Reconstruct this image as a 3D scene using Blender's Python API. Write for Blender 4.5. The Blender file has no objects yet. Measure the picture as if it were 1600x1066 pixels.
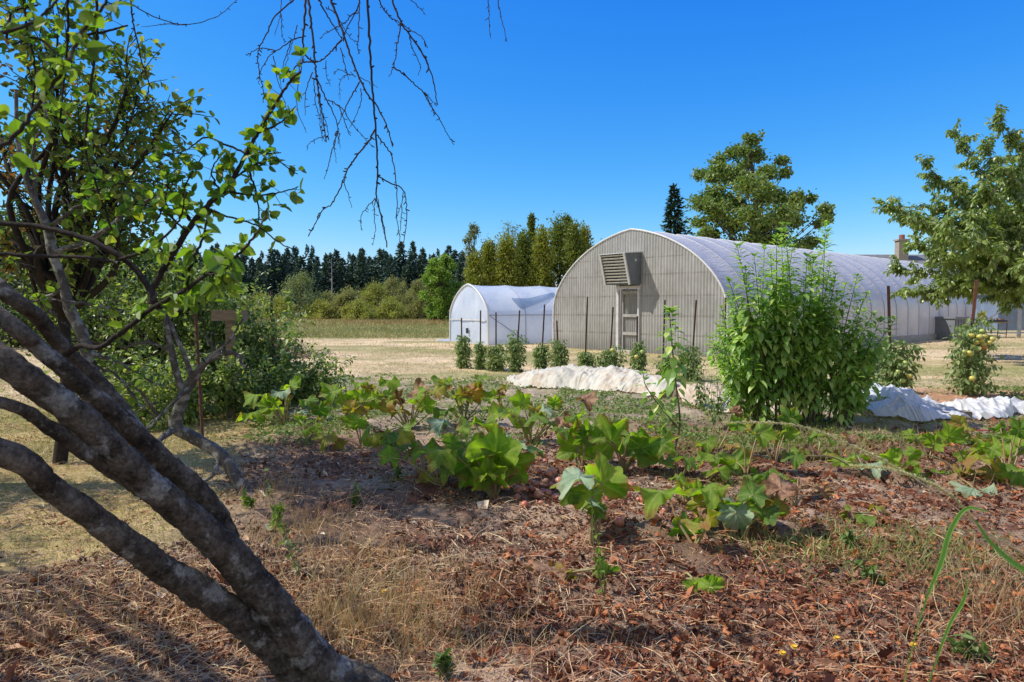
import bpy, math, random
import numpy as np
PI = math.pi
sc = bpy.context.scene
COL = sc.collection
rng = np.random.default_rng(7)
random.seed(7)
A = lambda *v: np.array(v, dtype=float)

# ------------------------------------------------------------------ camera
EYE = 1.5
FP = 1067.0
PITCH = math.atan(53 / FP)
def ray(px, py):
    u = (px - 800) / FP; v = (533 - py) / FP
    return A(u, math.cos(PITCH) + v * math.sin(PITCH), -math.sin(PITCH) + v * math.cos(PITCH))
def G(px, py, z=0.0):
    r = ray(px, py); t = (z - EYE) / r[2]
    return A(r[0] * t, r[1] * t, z)
def W(px, py, Y):
    r = ray(px, py); t = Y / r[1]
    return A(r[0] * t, Y, EYE + r[2] * t)

# ------------------------------------------------------------------ noise
def _h(ix, iy, s):
    n = (ix.astype(np.int64) * 374761393 + iy.astype(np.int64) * 668265263 + s * 1442695041) & 0x7fffffff
    n = ((n ^ (n >> 13)) * 1274126177) & 0x7fffffff
    return ((n ^ (n >> 16)) & 0xffff) / 65535.0
def vnoise(x, y, s=0):
    x = np.asarray(x, float); y = np.asarray(y, float)
    ix = np.floor(x); iy = np.floor(y); fx = x - ix; fy = y - iy
    fx = fx * fx * (3 - 2 * fx); fy = fy * fy * (3 - 2 * fy)
    a = _h(ix, iy, s); b = _h(ix + 1, iy, s); c = _h(ix, iy + 1, s); d = _h(ix + 1, iy + 1, s)
    return (a * (1 - fx) + b * fx) * (1 - fy) + (c * (1 - fx) + d * fx) * fy
def fbm(x, y, s=0, o=4):
    v = 0; a = .5; t = 0
    for i in range(o):
        v = v + a * vnoise(x * 2 ** i, y * 2 ** i, s + i * 17); t += a; a *= .5
    return v / t
def sstep(a, b, x):
    t = np.clip((x - a) / (b - a), 0, 1); return t * t * (3 - 2 * t)
def gardenm(x, y):
    """1 inside the dug garden, 0 on the lawn"""
    n = (fbm(x * .5, y * .5, 3) - .5) * 2.4
    left = sstep(-.4, .5, x + 1.2 + .24 * y + 1.7 * (1 - sstep(3.1, 4.3, y)) + n * .5)
    top = 1 - sstep(-1.0, 1.0, y - (14.3 - .16 * x) + n)
    return left * top
def H(x, y):
    x = np.asarray(x, float); y = np.asarray(y, float)
    near = 1 - sstep(14, 24, y)
    g = gardenm(x, y)
    h = (fbm(x * .35, y * .35, 1) - .5) * .10 * near
    h = h + near * g * ((fbm(x * 1.6, y * 1.6, 5) - .5) * .16 + (fbm(x * 5, y * 5, 9) - .5) * .12)
    h = h + near * (1 - g) * (fbm(x * 4, y * 4, 11) - .5) * .02
    return h

# ------------------------------------------------------------------ mesh builder
class MB:
    def __init__(s): s.V = []; s.F = []; s.n = 0
    def add(s, V, F, m=0):
        V = np.asarray(V, float).reshape(-1, 3); F = np.asarray(F, int)
        if len(F) == 0: return
        s.V.append(V); s.F.append((F + s.n, m)); s.n += len(V)
    def build(s, name, mats, parent=None, smooth=False, loc=None):
        me = bpy.data.meshes.new(name)
        V = np.concatenate(s.V); me.vertices.add(len(V)); me.vertices.foreach_set('co', V.ravel())
        nl = sum(f.size for f, m in s.F); npoly = sum(len(f) for f, m in s.F)
        me.loops.add(nl); me.polygons.add(npoly)
        me.loops.foreach_set('vertex_index', np.concatenate([f.ravel() for f, m in s.F]))
        tot = np.concatenate([np.full(len(f), f.shape[1]) for f, m in s.F])
        st = np.concatenate([[0], np.cumsum(tot)[:-1]])
        me.polygons.foreach_set('loop_start', st)
        me.polygons.foreach_set('material_index', np.concatenate([np.full(len(f), m) for f, m in s.F]))
        me.polygons.foreach_set('use_smooth', np.full(npoly, smooth))
        me.update(calc_edges=True)
        if not isinstance(mats, (list, tuple)): mats = [mats]
        for m in mats: me.materials.append(m)
        o = bpy.data.objects.new(name, me); COL.objects.link(o)
        if parent: o.parent = parent
        if loc is not None: o.location = loc
        return o
def tag(o, label=None, cat=None, group=None, kind=None):
    if label: o['label'] = label
    if cat: o['category'] = cat
    if group: o['group'] = group
    if kind: o['kind'] = kind
    return o
def thing(name, label, cat, loc=(0, 0, 0), group=None, rz=0):
    o = bpy.data.objects.new(name, None); COL.objects.link(o)
    o.location = tuple(loc); o.rotation_euler = (0, 0, rz); o.empty_display_size = .1
    return tag(o, label, cat, group)
def copy_tree(o, parent=None):
    c = o.copy(); COL.objects.link(c); c.parent = parent
    for ch in list(o.children): copy_tree(ch, c)
    return c

def nrm(v):
    v = np.asarray(v, float); return v / (np.linalg.norm(v, axis=-1, keepdims=True) + 1e-9)
def frames(D, N):
    Y = nrm(D); X = np.cross(Y, N); bad = np.linalg.norm(X, axis=-1) < 1e-4
    if np.any(bad): X[bad] = np.cross(Y[bad], np.array([.3, .9, .2]))
    X = nrm(X); return X, Y, np.cross(X, Y)
def scatter(mb, T, P, D, N, S, m=0):
    """T=(verts,faces); P pos, D axis dir (+Y of template), N normal hint, S scale (N,) or (N,3)"""
    TV, TF = T; X, Y, Z = frames(D, N); S = np.asarray(S, float)
    if S.ndim == 1: S = np.repeat(S[:, None], 3, 1)
    V = P[:, None, :] + (TV[None, :, 0:1] * S[:, None, 0:1]) * X[:, None, :] + (TV[None, :, 1:2] * S[:, None, 1:2]) * Y[:, None, :] + (TV[None, :, 2:3] * S[:, None, 2:3]) * Z[:, None, :]
    F = TF[None] + (np.arange(len(P)) * len(TV))[:, None, None]
    mb.add(V.reshape(-1, 3), F.reshape(-1, TF.shape[1]), m)
def rdir(n, r=rng):
    return nrm(r.normal(size=(n, 3)))
def smooth_path(P, k=6):
    P = np.asarray(P, float)
    if len(P) < 3: return P
    Q = np.vstack([2 * P[0] - P[1], P, 2 * P[-1] - P[-2]]); out = []
    for i in range(1, len(Q) - 2):
        for t in np.linspace(0, 1, k, endpoint=False):
            a, b, c, d = Q[i - 1:i + 3]
            out.append(.5 * ((2 * b) + (-a + c) * t + (2 * a - 5 * b + 4 * c - d) * t * t + (-a + 3 * b - 3 * c + d) * t ** 3))
    out.append(P[-1]); return np.array(out)
def tube(mb, P, R, n=6, m=0, cap=False, rough=0, r_=None):
    P = np.asarray(P, float); k = len(P)
    R = np.broadcast_to(np.asarray(R, float), (k,)) if np.ndim(R) == 0 or len(np.atleast_1d(R)) == k else np.interp(np.linspace(0, 1, k), np.linspace(0, 1, len(R)), R)
    T = np.gradient(P, axis=0); T = nrm(T)
    up = A(0, 0, 1) if abs(T[0][2]) < .9 else A(1, 0, 0)
    U = np.zeros_like(P); u = nrm(np.cross(T[0], up))
    for i in range(k):
        u = u - T[i] * np.dot(u, T[i]); u = nrm(u); U[i] = u
    B = np.cross(T, U); a = np.linspace(0, 2 * PI, n, endpoint=False)
    rr = np.ones((k, n))
    if rough:
        q = r_ or rng
        rr = rr + rough * (fbm(np.arange(k)[:, None] * .35 + q.uniform(0, 99), a[None] * 1.1 + 0 * np.arange(k)[:, None], 5, 3) - .5) * 2
    V = P[:, None] + (R[:, None] * rr)[..., None] * (np.cos(a)[None, :, None] * U[:, None] + np.sin(a)[None, :, None] * B[:, None])
    i = np.arange(k - 1)[:, None] * n; j = np.arange(n)[None]; j2 = (j + 1) % n
    F = np.stack([i + j, i + j2, i + n + j2, i + n + j], -1).reshape(-1, 4)
    mb.add(V.reshape(-1, 3), F, m)
    if cap:
        for s, e in ((0, P[0]), (k - 1, P[-1])):
            Vc = np.vstack([V[s], e]); f = np.array([[q, (q + 1) % n, n] for q in range(n)]); mb.add(Vc, f, m)
def box(mb, c, d, rz=0, m=0, R=None):
    c = np.asarray(c, float); x, y, z = [q / 2 for q in d]
    V = np.array([[sx * x, sy * y, sz * z] for sz in (-1, 1) for sx, sy in ((-1, -1), (1, -1), (1, 1), (-1, 1))])
    if R is not None: V = V @ np.asarray(R).T
    elif rz: V = V @ np.array([[math.cos(rz), -math.sin(rz), 0], [math.sin(rz), math.cos(rz), 0], [0, 0, 1]]).T
    mb.add(V + c, [[0, 3, 2, 1], [4, 5, 6, 7], [0, 1, 5, 4], [1, 2, 6, 5], [2, 3, 7, 6], [3, 0, 4, 7]], m)
def sphere(mb, c, r, sq=1.0, n=10, k=7, m=0, tip=0.0):
    th = np.linspace(0, PI, k); a = np.linspace(0, 2 * PI, n, endpoint=False)
    z = np.cos(th) * sq; rad = np.sin(th)
    z = z + tip * np.exp(-(th / .35) ** 2)
    V = np.stack([rad[:, None] * np.cos(a), rad[:, None] * np.sin(a), z[:, None] + 0 * a], -1) * r
    i = np.arange(k - 1)[:, None] * n; j = np.arange(n)[None]; j2 = (j + 1) % n
    F = np.stack([i + j, i + n + j, i + n + j2, i + j2], -1).reshape(-1, 4)
    mb.add(V.reshape(-1, 3) + c, F, m)

# leaf templates, axis +Y
def leafT(w=.3, fold=.08, droop=.12, point=True):
    V = np.array([[0, 0, 0], [0, .35, -.02], [0, .7, -.03 - droop * .35], [0, 1, -droop],
                  [-w * .85, .28, fold], [-w * .8, .65, fold * .8 - droop * .3], [w * .85, .28, fold], [w * .8, .65, fold * .8 - droop * .3]])
    F = np.array([[0, 1, 4], [1, 5, 4], [1, 2, 5], [2, 3, 5], [0, 6, 1], [1, 6, 7], [1, 7, 2], [2, 7, 3]])
    return V, F
def kiteT(w=.35, fold=.1):
    return np.array([[0, 0, 0], [w, .5, fold], [0, 1, -.05], [-w, .5, fold]]), np.array([[0, 1, 2], [0, 2, 3]])
def roundT(w=.37, fold=.13, droop=.16):
    n = 12; a = np.linspace(0, 2 * PI, n, endpoint=False) - PI / 2
    x = np.cos(a) * w * (1 - .18 * np.sin(a)); y = .5 + np.sin(a) * .5; y = y + .07 * (np.sin(a) > .99)
    z = fold * (np.abs(x) / w) - droop * (y ** 2)
    V = np.vstack([np.stack([x, y, z], -1), [[0, .5, -droop * .25 - .02]]])
    F = np.array([[i, (i + 1) % n, n] for i in range(n)]); return V, F
def stripT(n=4, curve=.15, taper=False, bend='z'):
    V = []; 
    for i in range(n + 1):
        t = i / n; w = .5 * ((1 - t) ** .6 if taper else 1); c = curve * (t * t if taper else math.sin(PI * t))
        p = (0, t, c) if bend == 'z' else (c, t, 0)
        V += [[p[0] - w, p[1], p[2]], [p[0] + w, p[1], p[2]]]
    V = np.array(V, float)
    F = np.array([[2 * i, 2 * i + 1, 2 * i + 3, 2 * i + 2] for i in range(n)]); return V, F
LEAF = leafT(); LEAFN = leafT(.22, .06, .22); KITE = kiteT(); ROUND = roundT()

# ------------------------------------------------------------------ materials
class NT:
    def __init__(s, name):
        s.m = bpy.data.materials.new(name); s.m.use_nodes = True; s.t = s.m.node_tree; s.t.nodes.clear()
        s.out = s.n('ShaderNodeOutputMaterial')
    def n(s, ty, **kw):
        d = s.t.nodes.new(ty)
        for k, v in kw.items():
            if k in ('ins',):
                for a, b in v.items():
                    if isinstance(b, bpy.types.NodeSocket): s.t.links.new(b, d.inputs[a])
                    else:
                        if isinstance(b, (tuple, list)) and len(b) == 3 and d.inputs[a].type == 'RGBA': b = (*b, 1)
                        d.inputs[a].default_value = b
            else: setattr(d, k, v)
        return d
    def link(s, a, b): s.t.links.new(a, b)
    def noise(s, scale, detail=4, rough=.6, vec=None, coord='Object', stretch=None):
        tc = s.n('ShaderNodeTexCoord').outputs[coord] if vec is None else vec
        if stretch: 
            mp = s.n('ShaderNodeMapping', ins={'Vector': tc, 'Scale': stretch}); tc = mp.outputs[0]
        return s.n('ShaderNodeTexNoise', ins={'Vector': tc, 'Scale': scale, 'Detail': detail, 'Roughness': rough}).outputs[0]
    def ramp(s, fac, stops, interp='LINEAR'):
        r = s.n('ShaderNodeValToRGB', ins={'Fac': fac}); cr = r.color_ramp; cr.interpolation = interp
        while len(cr.elements) < len(stops): cr.elements.new(.5)
        for e, (p, c) in zip(cr.elements, stops): e.position = p; e.color = (*c, 1) if len(c) == 3 else c
        return r.outputs[0]
    def mix(s, f, a, b, mode='MIX'):
        d = s.n('ShaderNodeMix', data_type='RGBA', blend_type=mode)
        for k, v in ((0, f), (6, a), (7, b)):
            if isinstance(v, bpy.types.NodeSocket): s.link(v, d.inputs[k])
            else: d.inputs[k].default_value = v if k == 0 else (*v, 1)
        return d.outputs[2]
    def bump(s, h, st=.5, dist=.01): return s.n('ShaderNodeBump', ins={'Height': h, 'Strength': st, 'Distance': dist}).outputs[0]
    def pbsdf(s, **ins):
        return s.n('ShaderNodeBsdfPrincipled', ins={k.replace('_', ' '): v for k, v in ins.items()})
    def done(s, sh): s.link(sh.outputs[0] if hasattr(sh, 'outputs') else sh, s.out.inputs[0]); return s.m
LG = 1.6
def even(cols): return [(i / max(1, len(cols) - 1), c) for i, c in enumerate(cols)]
def leafmat(name, cols, trans=.35, tcol=None, rough=.5, spec=.35, hue_noise=3.0, dark=.75):
    cols = [tuple(min(.75, q * LG) for q in k) for k in cols]
    t = NT(name); r = t.n('ShaderNodeNewGeometry').outputs['Random Per Island']
    c = t.ramp(r, even(cols))
    nz = t.noise(hue_noise, 3); v = t.ramp(nz, [(.3, (dark,) * 3), (.7, (1.15,) * 3)])
    c = t.mix(1.0, c, v, 'MULTIPLY')
    p = t.pbsdf(Base_Color=c, Roughness=rough); p.inputs['Specular IOR Level'].default_value = spec
    tc = t.mix(1.0, c, tcol or (1.5, 1.7, .55), 'MULTIPLY')
    tr = t.n('ShaderNodeBsdfTranslucent', ins={'Color': tc})
    return t.done(t.n('ShaderNodeMixShader', ins={0: trans, 1: p.outputs[0], 2: tr.outputs[0]}))
def islandmat(name, cols, rough=.8, nscale=30):
    cols = [tuple(min(.8, q * f_) for q, f_ in zip(k, (1.85, 1.62, 1.45))) for k in cols]
    t = NT(name); r = t.n('ShaderNodeNewGeometry').outputs['Random Per Island']
    c = t.ramp(r, even(cols)); v = t.ramp(t.noise(nscale, 3), [(.3, (.7,) * 3), (.7, (1.2,) * 3)])
    p = t.pbsdf(Base_Color=t.mix(1.0, c, v, 'MULTIPLY'), Roughness=rough); p.inputs['Specular IOR Level'].default_value = .2
    return t.done(p)
def bark(name, c1, c2, lich=None, lo=.55, hi=.62, scale=6, lscale=7, bumpd=.012):
    t = NT(name)
    n1 = t.noise(scale, 8, .7, stretch=(1, 1, .6)); c = t.ramp(n1, [(.3, c1), (.7, c2)])
    if lich:
        l = t.noise(lscale, 6, .55); l2 = t.noise(lscale * 6, 3); 
        f = t.ramp(l, [(lo, (0, 0, 0)), (hi, (1, 1, 1))])
        lc = t.ramp(l2, [(.3, tuple(q * .65 for q in lich)), (.7, lich)])
        c = t.mix(f, c, lc)
    n2 = t.noise(scale * 7, 6, .75)
    c = t.mix(1.0, c, t.ramp(n2, [(.3, (.55,) * 3), (.7, (1.2,) * 3)]), 'MULTIPLY')
    p = t.pbsdf(Base_Color=c, Roughness=.85, Normal=t.bump(n2, .9, bumpd)); p.inputs['Specular IOR Level'].default_value = .2
    return t.done(p)
def plain(name, col, rough=.6, metal=0, n=8, var=.2, bumps=.0, col2=None, stretch=None):
    t = NT(name); nz = t.noise(n, 6, .65, stretch=stretch)
    c2 = col2 or tuple(q * (1 - var) for q in col)
    p = t.pbsdf(Base_Color=t.ramp(nz, [(.35, c2), (.65, col)]), Roughness=rough, Metallic=metal)
    if bumps: t.link(t.bump(t.noise(n * 5, 5), bumps, .01), p.inputs['Normal'])
    return t.done(p)
def film(name, col, col2, trans=.35, transp=.06, wr=(1, 1, 1), wscale=3, st=.4, rough=.35, stain=None, dist=.03):
    t = NT(name); c = t.ramp(t.noise(.8, 5), [(.35, col2), (.65, col)])
    if stain: c = t.mix(t.ramp(t.noise(2.2, 5, .7), [(.5, (0, 0, 0)), (.66, (.8,) * 3)]), c, stain)
    b = t.bump(t.noise(wscale, 4, .6, stretch=wr), st, dist)
    p = t.pbsdf(Base_Color=c, Roughness=rough, Normal=b)
    tr = t.n('ShaderNodeBsdfTranslucent', ins={'Color': c, 'Normal': b})
    s = t.n('ShaderNodeMixShader', ins={0: trans, 1: p.outputs[0], 2: tr.outputs[0]})
    if transp:
        tp = t.n('ShaderNodeBsdfTransparent'); s = t.n('ShaderNodeMixShader', ins={0: transp, 1: s.outputs[0], 2: tp.outputs[0]})
    return t.done(s)

M = {}
def main_bark():
    t = NT('mottled_lichen_bark'); base = t.ramp(t.noise(16, 9, .72), [(.36, (.07, .055, .04)), (.5, (.18, .148, .112)), (.66, (.33, .285, .23))])
    dk = t.ramp(t.noise(7, 6, .6, stretch=(1, 1, 1.6)), [(.38, (.5,) * 3), (.54, (1,) * 3)]); base = t.mix(1, base, dk, 'MULTIPLY')
    l1 = t.ramp(t.noise(9, 8, .62), [(.55, (0,) * 3), (.61, (.8,) * 3)]); l2 = t.ramp(t.noise(46, 5, .6), [(.60, (0,) * 3), (.66, (.5,) * 3)])
    lc = t.ramp(t.noise(60, 4), [(.3, (.34, .33, .29)), (.7, (.62, .61, .55))]); c = t.mix(l1, base, lc); c = t.mix(l2, c, (.33, .34, .27))
    h = t.n('ShaderNodeMath', operation='ADD', ins={0: t.noise(70, 7, .75), 1: t.noise(22, 6, .7)}).outputs[0]
    c = t.mix(1, c, t.ramp(t.noise(90, 6, .7), [(.35, (.5,) * 3), (.6, (1.15,) * 3)]), 'MULTIPLY')
    p = t.pbsdf(Base_Color=c, Roughness=.9, Normal=t.bump(h, 1.0, .02)); p.inputs['Specular IOR Level'].default_value = .15
    return t.done(p)
M['bark'] = main_bark()
M['bark_grey'] = bark('grey_bark', (.06, .05, .042), (.19, .17, .145), (.40, .39, .34), .5, .6, 9, 14)
M['bark_dark'] = bark('dark_bark', (.02, .016, .013), (.07, .055, .045), (.2, .2, .18), .62, .7, 8, 12)
M['twig'] = bark('bare_twig_bark', (.05, .035, .035), (.11, .08, .075), None, scale=20)
M['trunk_far'] = bark('tree_trunk_bark', (.07, .055, .04), (.17, .14, .11), None, scale=3)
M['apple'] = leafmat('orchard_leaf', [(.06, .12, .015), (.09, .18, .02), (.06, .10, .02), (.17, .25, .03), (.24, .24, .03)], .42, hue_noise=12)
M['apple_hi'] = leafmat('young_orchard_leaf', [(.07, .13, .015), (.12, .19, .02), (.17, .22, .03), (.05, .09, .02)], .45, hue_noise=20)
M['left'] = leafmat('dappled_leaf', [(.045, .075, .015), (.08, .12, .022), (.06, .085, .03), (.13, .165, .035), (.25, .24, .06)], .38, hue_noise=6)
M['autumn'] = leafmat('rusty_leaf', [(.13, .085, .035), (.20, .11, .04), (.20, .17, .06), (.09, .10, .03), (.08, .11, .03)], .35, tcol=(1.4, 1, .5), hue_noise=8)
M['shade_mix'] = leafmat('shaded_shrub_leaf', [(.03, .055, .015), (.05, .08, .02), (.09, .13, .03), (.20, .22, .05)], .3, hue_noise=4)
M['hedge_leaf'] = leafmat('dark_hedge_leaf', [(.02, .045, .012), (.035, .065, .015), (.05, .09, .02)], .25)  # dark green of the backdrop hedge trees
M['berry'] = leafmat('cane_leaf', [(.03, .05, .02), (.065, .10, .035), (.11, .16, .05), (.22, .27, .12), (.30, .30, .07)], .38, rough=.4, spec=.5, hue_noise=7)
M['cherry'] = leafmat('cherry_leaf', [(.09, .13, .03), (.13, .18, .04), (.18, .23, .06), (.12, .15, .06), (.26, .28, .10)], .33, rough=.35, spec=.6, hue_noise=1.5)
M['alder'] = leafmat('broad_tree_leaf', [(.07, .11, .03), (.10, .15, .035), (.16, .19, .05), (.12, .16, .04)], .3, hue_noise=.6, rough=.4, spec=.5)
M['round'] = leafmat('bright_tree_leaf', [(.11, .17, .035), (.15, .22, .04), (.19, .26, .055)], .35, hue_noise=.5)
M['willow'] = leafmat('willow_leaf', [(.15, .16, .07), (.23, .23, .10), (.27, .25, .11), (.18, .16, .09)], .3, hue_noise=.3, dark=.6)
M['willow_y'] = leafmat('yellow_willow_leaf', [(.20, .21, .06), (.28, .28, .08), (.24, .22, .07)], .3, hue_noise=.3, dark=.6)
M['willow_g'] = leafmat('grey_willow_leaf', [(.11, .13, .07), (.17, .19, .10), (.21, .22, .11)], .3, hue_noise=.4, dark=.6)
M['cedar'] = leafmat('golden_cedar_leaf', [(.12, .15, .025), (.19, .20, .03), (.26, .24, .035), (.11, .14, .025)], .2, hue_noise=.5, dark=.5)
M['cedar_g'] = leafmat('green_cedar_leaf', [(.08, .11, .02), (.13, .16, .03), (.18, .19, .035)], .2, hue_noise=.6, dark=.5)
M['birch'] = leafmat('birch_leaf', [(.09, .11, .05), (.15, .16, .08), (.12, .12, .06)], .3, hue_noise=.5)
M['fir'] = leafmat('hazed_fir_needles', [(.040, .072, .066), (.055, .092, .078), (.078, .115, .09)], .05, hue_noise=.15, rough=.9, spec=.1)  # distance haze put into the fir colours: paler and bluer needles
M['fir2'] = leafmat('hazed_fir_needles_light', [(.048, .082, .068), (.068, .105, .08), (.09, .125, .09)], .05, hue_noise=.15, rough=.9, spec=.1)
M['spruce'] = leafmat('spruce_needles', [(.018, .035, .02), (.03, .05, .025)], .08, hue_noise=.5, rough=.8, spec=.1)
M['choke'] = leafmat('tall_plant_leaf', [(.09, .15, .03), (.13, .22, .045), (.18, .28, .065), (.25, .35, .10), (.36, .39, .11)], .4, rough=.4, spec=.5, hue_noise=5)
M['tomato_leaf'] = leafmat('tomato_leaf', [(.08, .12, .04), (.12, .17, .06), (.16, .21, .08), (.22, .23, .10)], .3, hue_noise=6)
M['weed'] = leafmat('weed_leaf', [(.07, .12, .03), (.10, .16, .04), (.15, .18, .06), (.12, .13, .05)], .3, hue_noise=2)
M['stem'] = plain('green_stem', (.16, .22, .07), .5, n=20)
M['choke_stem'] = plain('purple_green_stem', (.14, .16, .06), .5, n=9, col2=(.07, .045, .03))
M['petiole'] = plain('squash_stalk', (.32, .36, .14), .45, n=14, col2=(.30, .15, .07))
M['petiole_r'] = plain('red_stalk', (.34, .15, .08), .5, n=14, col2=(.25, .22, .1))
M['straw'] = islandmat('dry_straw', [(.30, .19, .10), (.40, .28, .15), (.54, .41, .25), (.33, .18, .09), (.22, .13, .08)], .6)
M['straw_grey'] = islandmat('old_straw', [(.18, .12, .085), (.26, .19, .13), (.34, .26, .18), (.14, .085, .06)], .7)
M['chips'] = islandmat('leaf_litter', [(.04, .026, .022), (.11, .07, .055), (.16, .09, .06), (.08, .05, .04), (.24, .15, .10), (.34, .26, .19), (.055, .035, .03), (.18, .12, .09), (.50, .44, .37)], .75)
M['chips_red'] = islandmat('rusty_litter', [(.07, .032, .025), (.17, .07, .04), (.10, .045, .032), (.30, .13, .06), (.05, .028, .024), (.24, .15, .10), (.14, .08, .06)], .7)
M['grass_dry'] = leafmat('dry_grass', [(.32, .25, .13), (.40, .32, .18), (.48, .40, .24), (.26, .22, .10)], .3, tcol=(1.2, 1.1, .8), hue_noise=1)
M['grass_gold'] = leafmat('golden_grass', [(.34, .22, .10), (.28, .16, .07), (.44, .31, .15), (.20, .12, .06), (.30, .28, .10)], .3, tcol=(1.2, 1.05, .7), hue_noise=2)
M['grass_lawn'] = leafmat('lawn_grass', [(.34, .27, .13), (.26, .25, .09), (.16, .20, .06), (.42, .34, .18), (.22, .23, .08)], .3, tcol=(1.2, 1.2, .7), hue_noise=.7)
M['grass_green'] = leafmat('green_grass', [(.10, .16, .04), (.16, .20, .06), (.22, .22, .08), (.30, .27, .12)], .35, hue_noise=.7)
M['meadow'] = leafmat('meadow_grass', [(.22, .21, .08), (.15, .18, .055), (.32, .26, .12), (.26, .22, .09)], .25, tcol=(1.2, 1.2, .8), hue_noise=.15, dark=.65)
M['meadow_red'] = leafmat('meadow_seedheads', [(.20, .12, .055), (.27, .17, .08), (.20, .15, .06)], .2, tcol=(1.2, 1, .7), hue_noise=.2)
M['blade'] = leafmat('fresh_grass_blade', [(.13, .26, .05), (.18, .32, .07)], .45, hue_noise=3)

# ------------------------------------------------------------------ ground
def ground():
    nx, ny = 560, 600
    x = 1.6 * np.sinh(np.linspace(-7.3, 7.3, nx)) 
    a = np.linspace(-2.2, 7.3, ny); y = 4.0 + 1.8 * np.sinh(a) 
    X, Y = np.meshgrid(x, y); Z = H(X, Y)
    V = np.stack([X, Y, Z], -1).reshape(-1, 3)
    i = np.arange(ny - 1)[:, None] * nx; j = np.arange(nx - 1)[None]
    F = np.stack([i + j, i + j + 1, i + nx + j + 1, i + nx + j], -1).reshape(-1, 4)
    # colour zones
    x_, y_ = V[:, 0], V[:, 1]
    def mixc(a, b, f): return a * (1 - f[:, None]) + b * f[:, None]
    g = gardenm(x_, y_)
    n1 = fbm(x_ * .8, y_ * .8, 21, 5); n2 = fbm(x_ * 3, y_ * 3, 31, 4); n3 = fbm(x_ * .12, y_ * .35, 41, 4)
    lawn = mixc(np.tile(A(.47, .355, .21), (len(V), 1)), np.tile(A(.24, .22, .085), (len(V), 1)), sstep(.45, .68, n3) * .6)
    lawn = mixc(lawn, np.tile(A(.25, .26, .09), (len(V), 1)), sstep(14, 17, y_ + 2 * n1) * (1 - sstep(17, 20, y_ + 2 * n1)) * sstep(.4, .6, n1) * .5)
    lawn = mixc(lawn, np.tile(A(.64, .47, .30), (len(V), 1)), sstep(.48, .60, n1) * .7); lawn = mixc(lawn, np.tile(A(.22, .22, .08), (len(V), 1)), sstep(.55, .7, fbm(x_ * .25, y_ * .8, 47, 4)) * .7)
    leftn = (1 - sstep(-2.2, -1.0, x_ + .15 * y_)) * (1 - sstep(9, 12, y_))
    lawn = mixc(lawn, mixc(np.tile(A(.44, .33, .14), (len(V), 1)), np.tile(A(.21, .19, .06), (len(V), 1)), sstep(.42, .6, n1)), leftn * .9)
    soil = mixc(np.tile(A(.15, .095, .065), (len(V), 1)), np.tile(A(.30, .21, .145), (len(V), 1)), sstep(.35, .65, n1))
    soil = mixc(soil, np.tile(A(.13, .06, .04), (len(V), 1)), sstep(.5, .66, n2) * (1 - sstep(6, 8, y_)))
    back = sstep(7.5, 10, y_ + 2 * (n1 - .5))
    soil = mixc(soil, mixc(np.tile(A(.30, .24, .17), (len(V), 1)), np.tile(A(.16, .17, .08), (len(V), 1)), sstep(.45, .6, n2)), back * .85)
    rs = sstep(5.5, 7, x_) * sstep(10.3, 10.9, y_ + .5 * n2) * (1 - sstep(12.6, 13.6, y_ + .5 * n2))
    soil = mixc(soil, np.tile(A(.40, .20, .12), (len(V), 1)), rs * .85)
    c = mixc(lawn, soil, g)
    md = sstep(-1, 1, y_ - (33 + 2.5 * (n3 - .5)) - np.clip(x_ + 3, 0, 40) * 1.5)
    mead = mixc(np.tile(A(.25, .22, .085), (len(V), 1)), np.tile(A(.14, .16, .05), (len(V), 1)), sstep(.4, .6, n3))
    c = mixc(c, mead, md)
    c = mixc(c, np.tile(A(.08, .09, .035), (len(V), 1)), sstep(88, 92, y_))
    c = np.clip(c * (1.42 + .25 * g[:, None]), 0, .8)
    mb = MB(); mb.add(V, F)
    t = NT('garden_ground')
    at = t.n('ShaderNodeAttribute', attribute_name='zone').outputs['Color']
    a1 = t.noise(9, 8, .75); a2 = t.noise(55, 5, .7); a3 = t.noise(1.3, 6, .7)
    v = t.ramp(a1, [(.3, (.55,) * 3), (.7, (1.35,) * 3)]); v2 = t.ramp(a2, [(.3, (.6,) * 3), (.7, (1.3,) * 3)]); v3 = t.ramp(a3, [(.35, (.8,) * 3), (.65, (1.15,) * 3)])
    cc = t.mix(1, t.mix(1, t.mix(1, at, v, 'MULTIPLY'), v2, 'MULTIPLY'), v3, 'MULTIPLY')
    add = t.n('ShaderNodeMath', operation='ADD', ins={0: a1, 1: a2}).outputs[0]
    p = t.pbsdf(Base_Color=cc, Roughness=.95, Normal=t.bump(add, .8, .03)); p.inputs['Specular IOR Level'].default_value = .1
    mat = t.done(p)
    o = mb.build('ground', mat, smooth=True); tag(o, kind='structure')
    ca = o.data.color_attributes.new('zone', 'FLOAT_COLOR', 'POINT')
    ca.data.foreach_set('color', np.hstack([c, np.ones((len(c), 1))]).ravel())
ground()

def on(x, y, dz=0): return np.stack([x, y, H(x, y) + dz], -1)
def samp(n, y0, y1, p=1.0, spread=.95):
    """ground points, density about 1/y^(1+p)"""
    u = rng.uniform(0, 1, n)
    y = np.exp(np.log(y0) + u * (np.log(y1) - np.log(y0)))
    x = rng.uniform(-spread, spread, n) * (y + .4)
    return x, y

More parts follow.
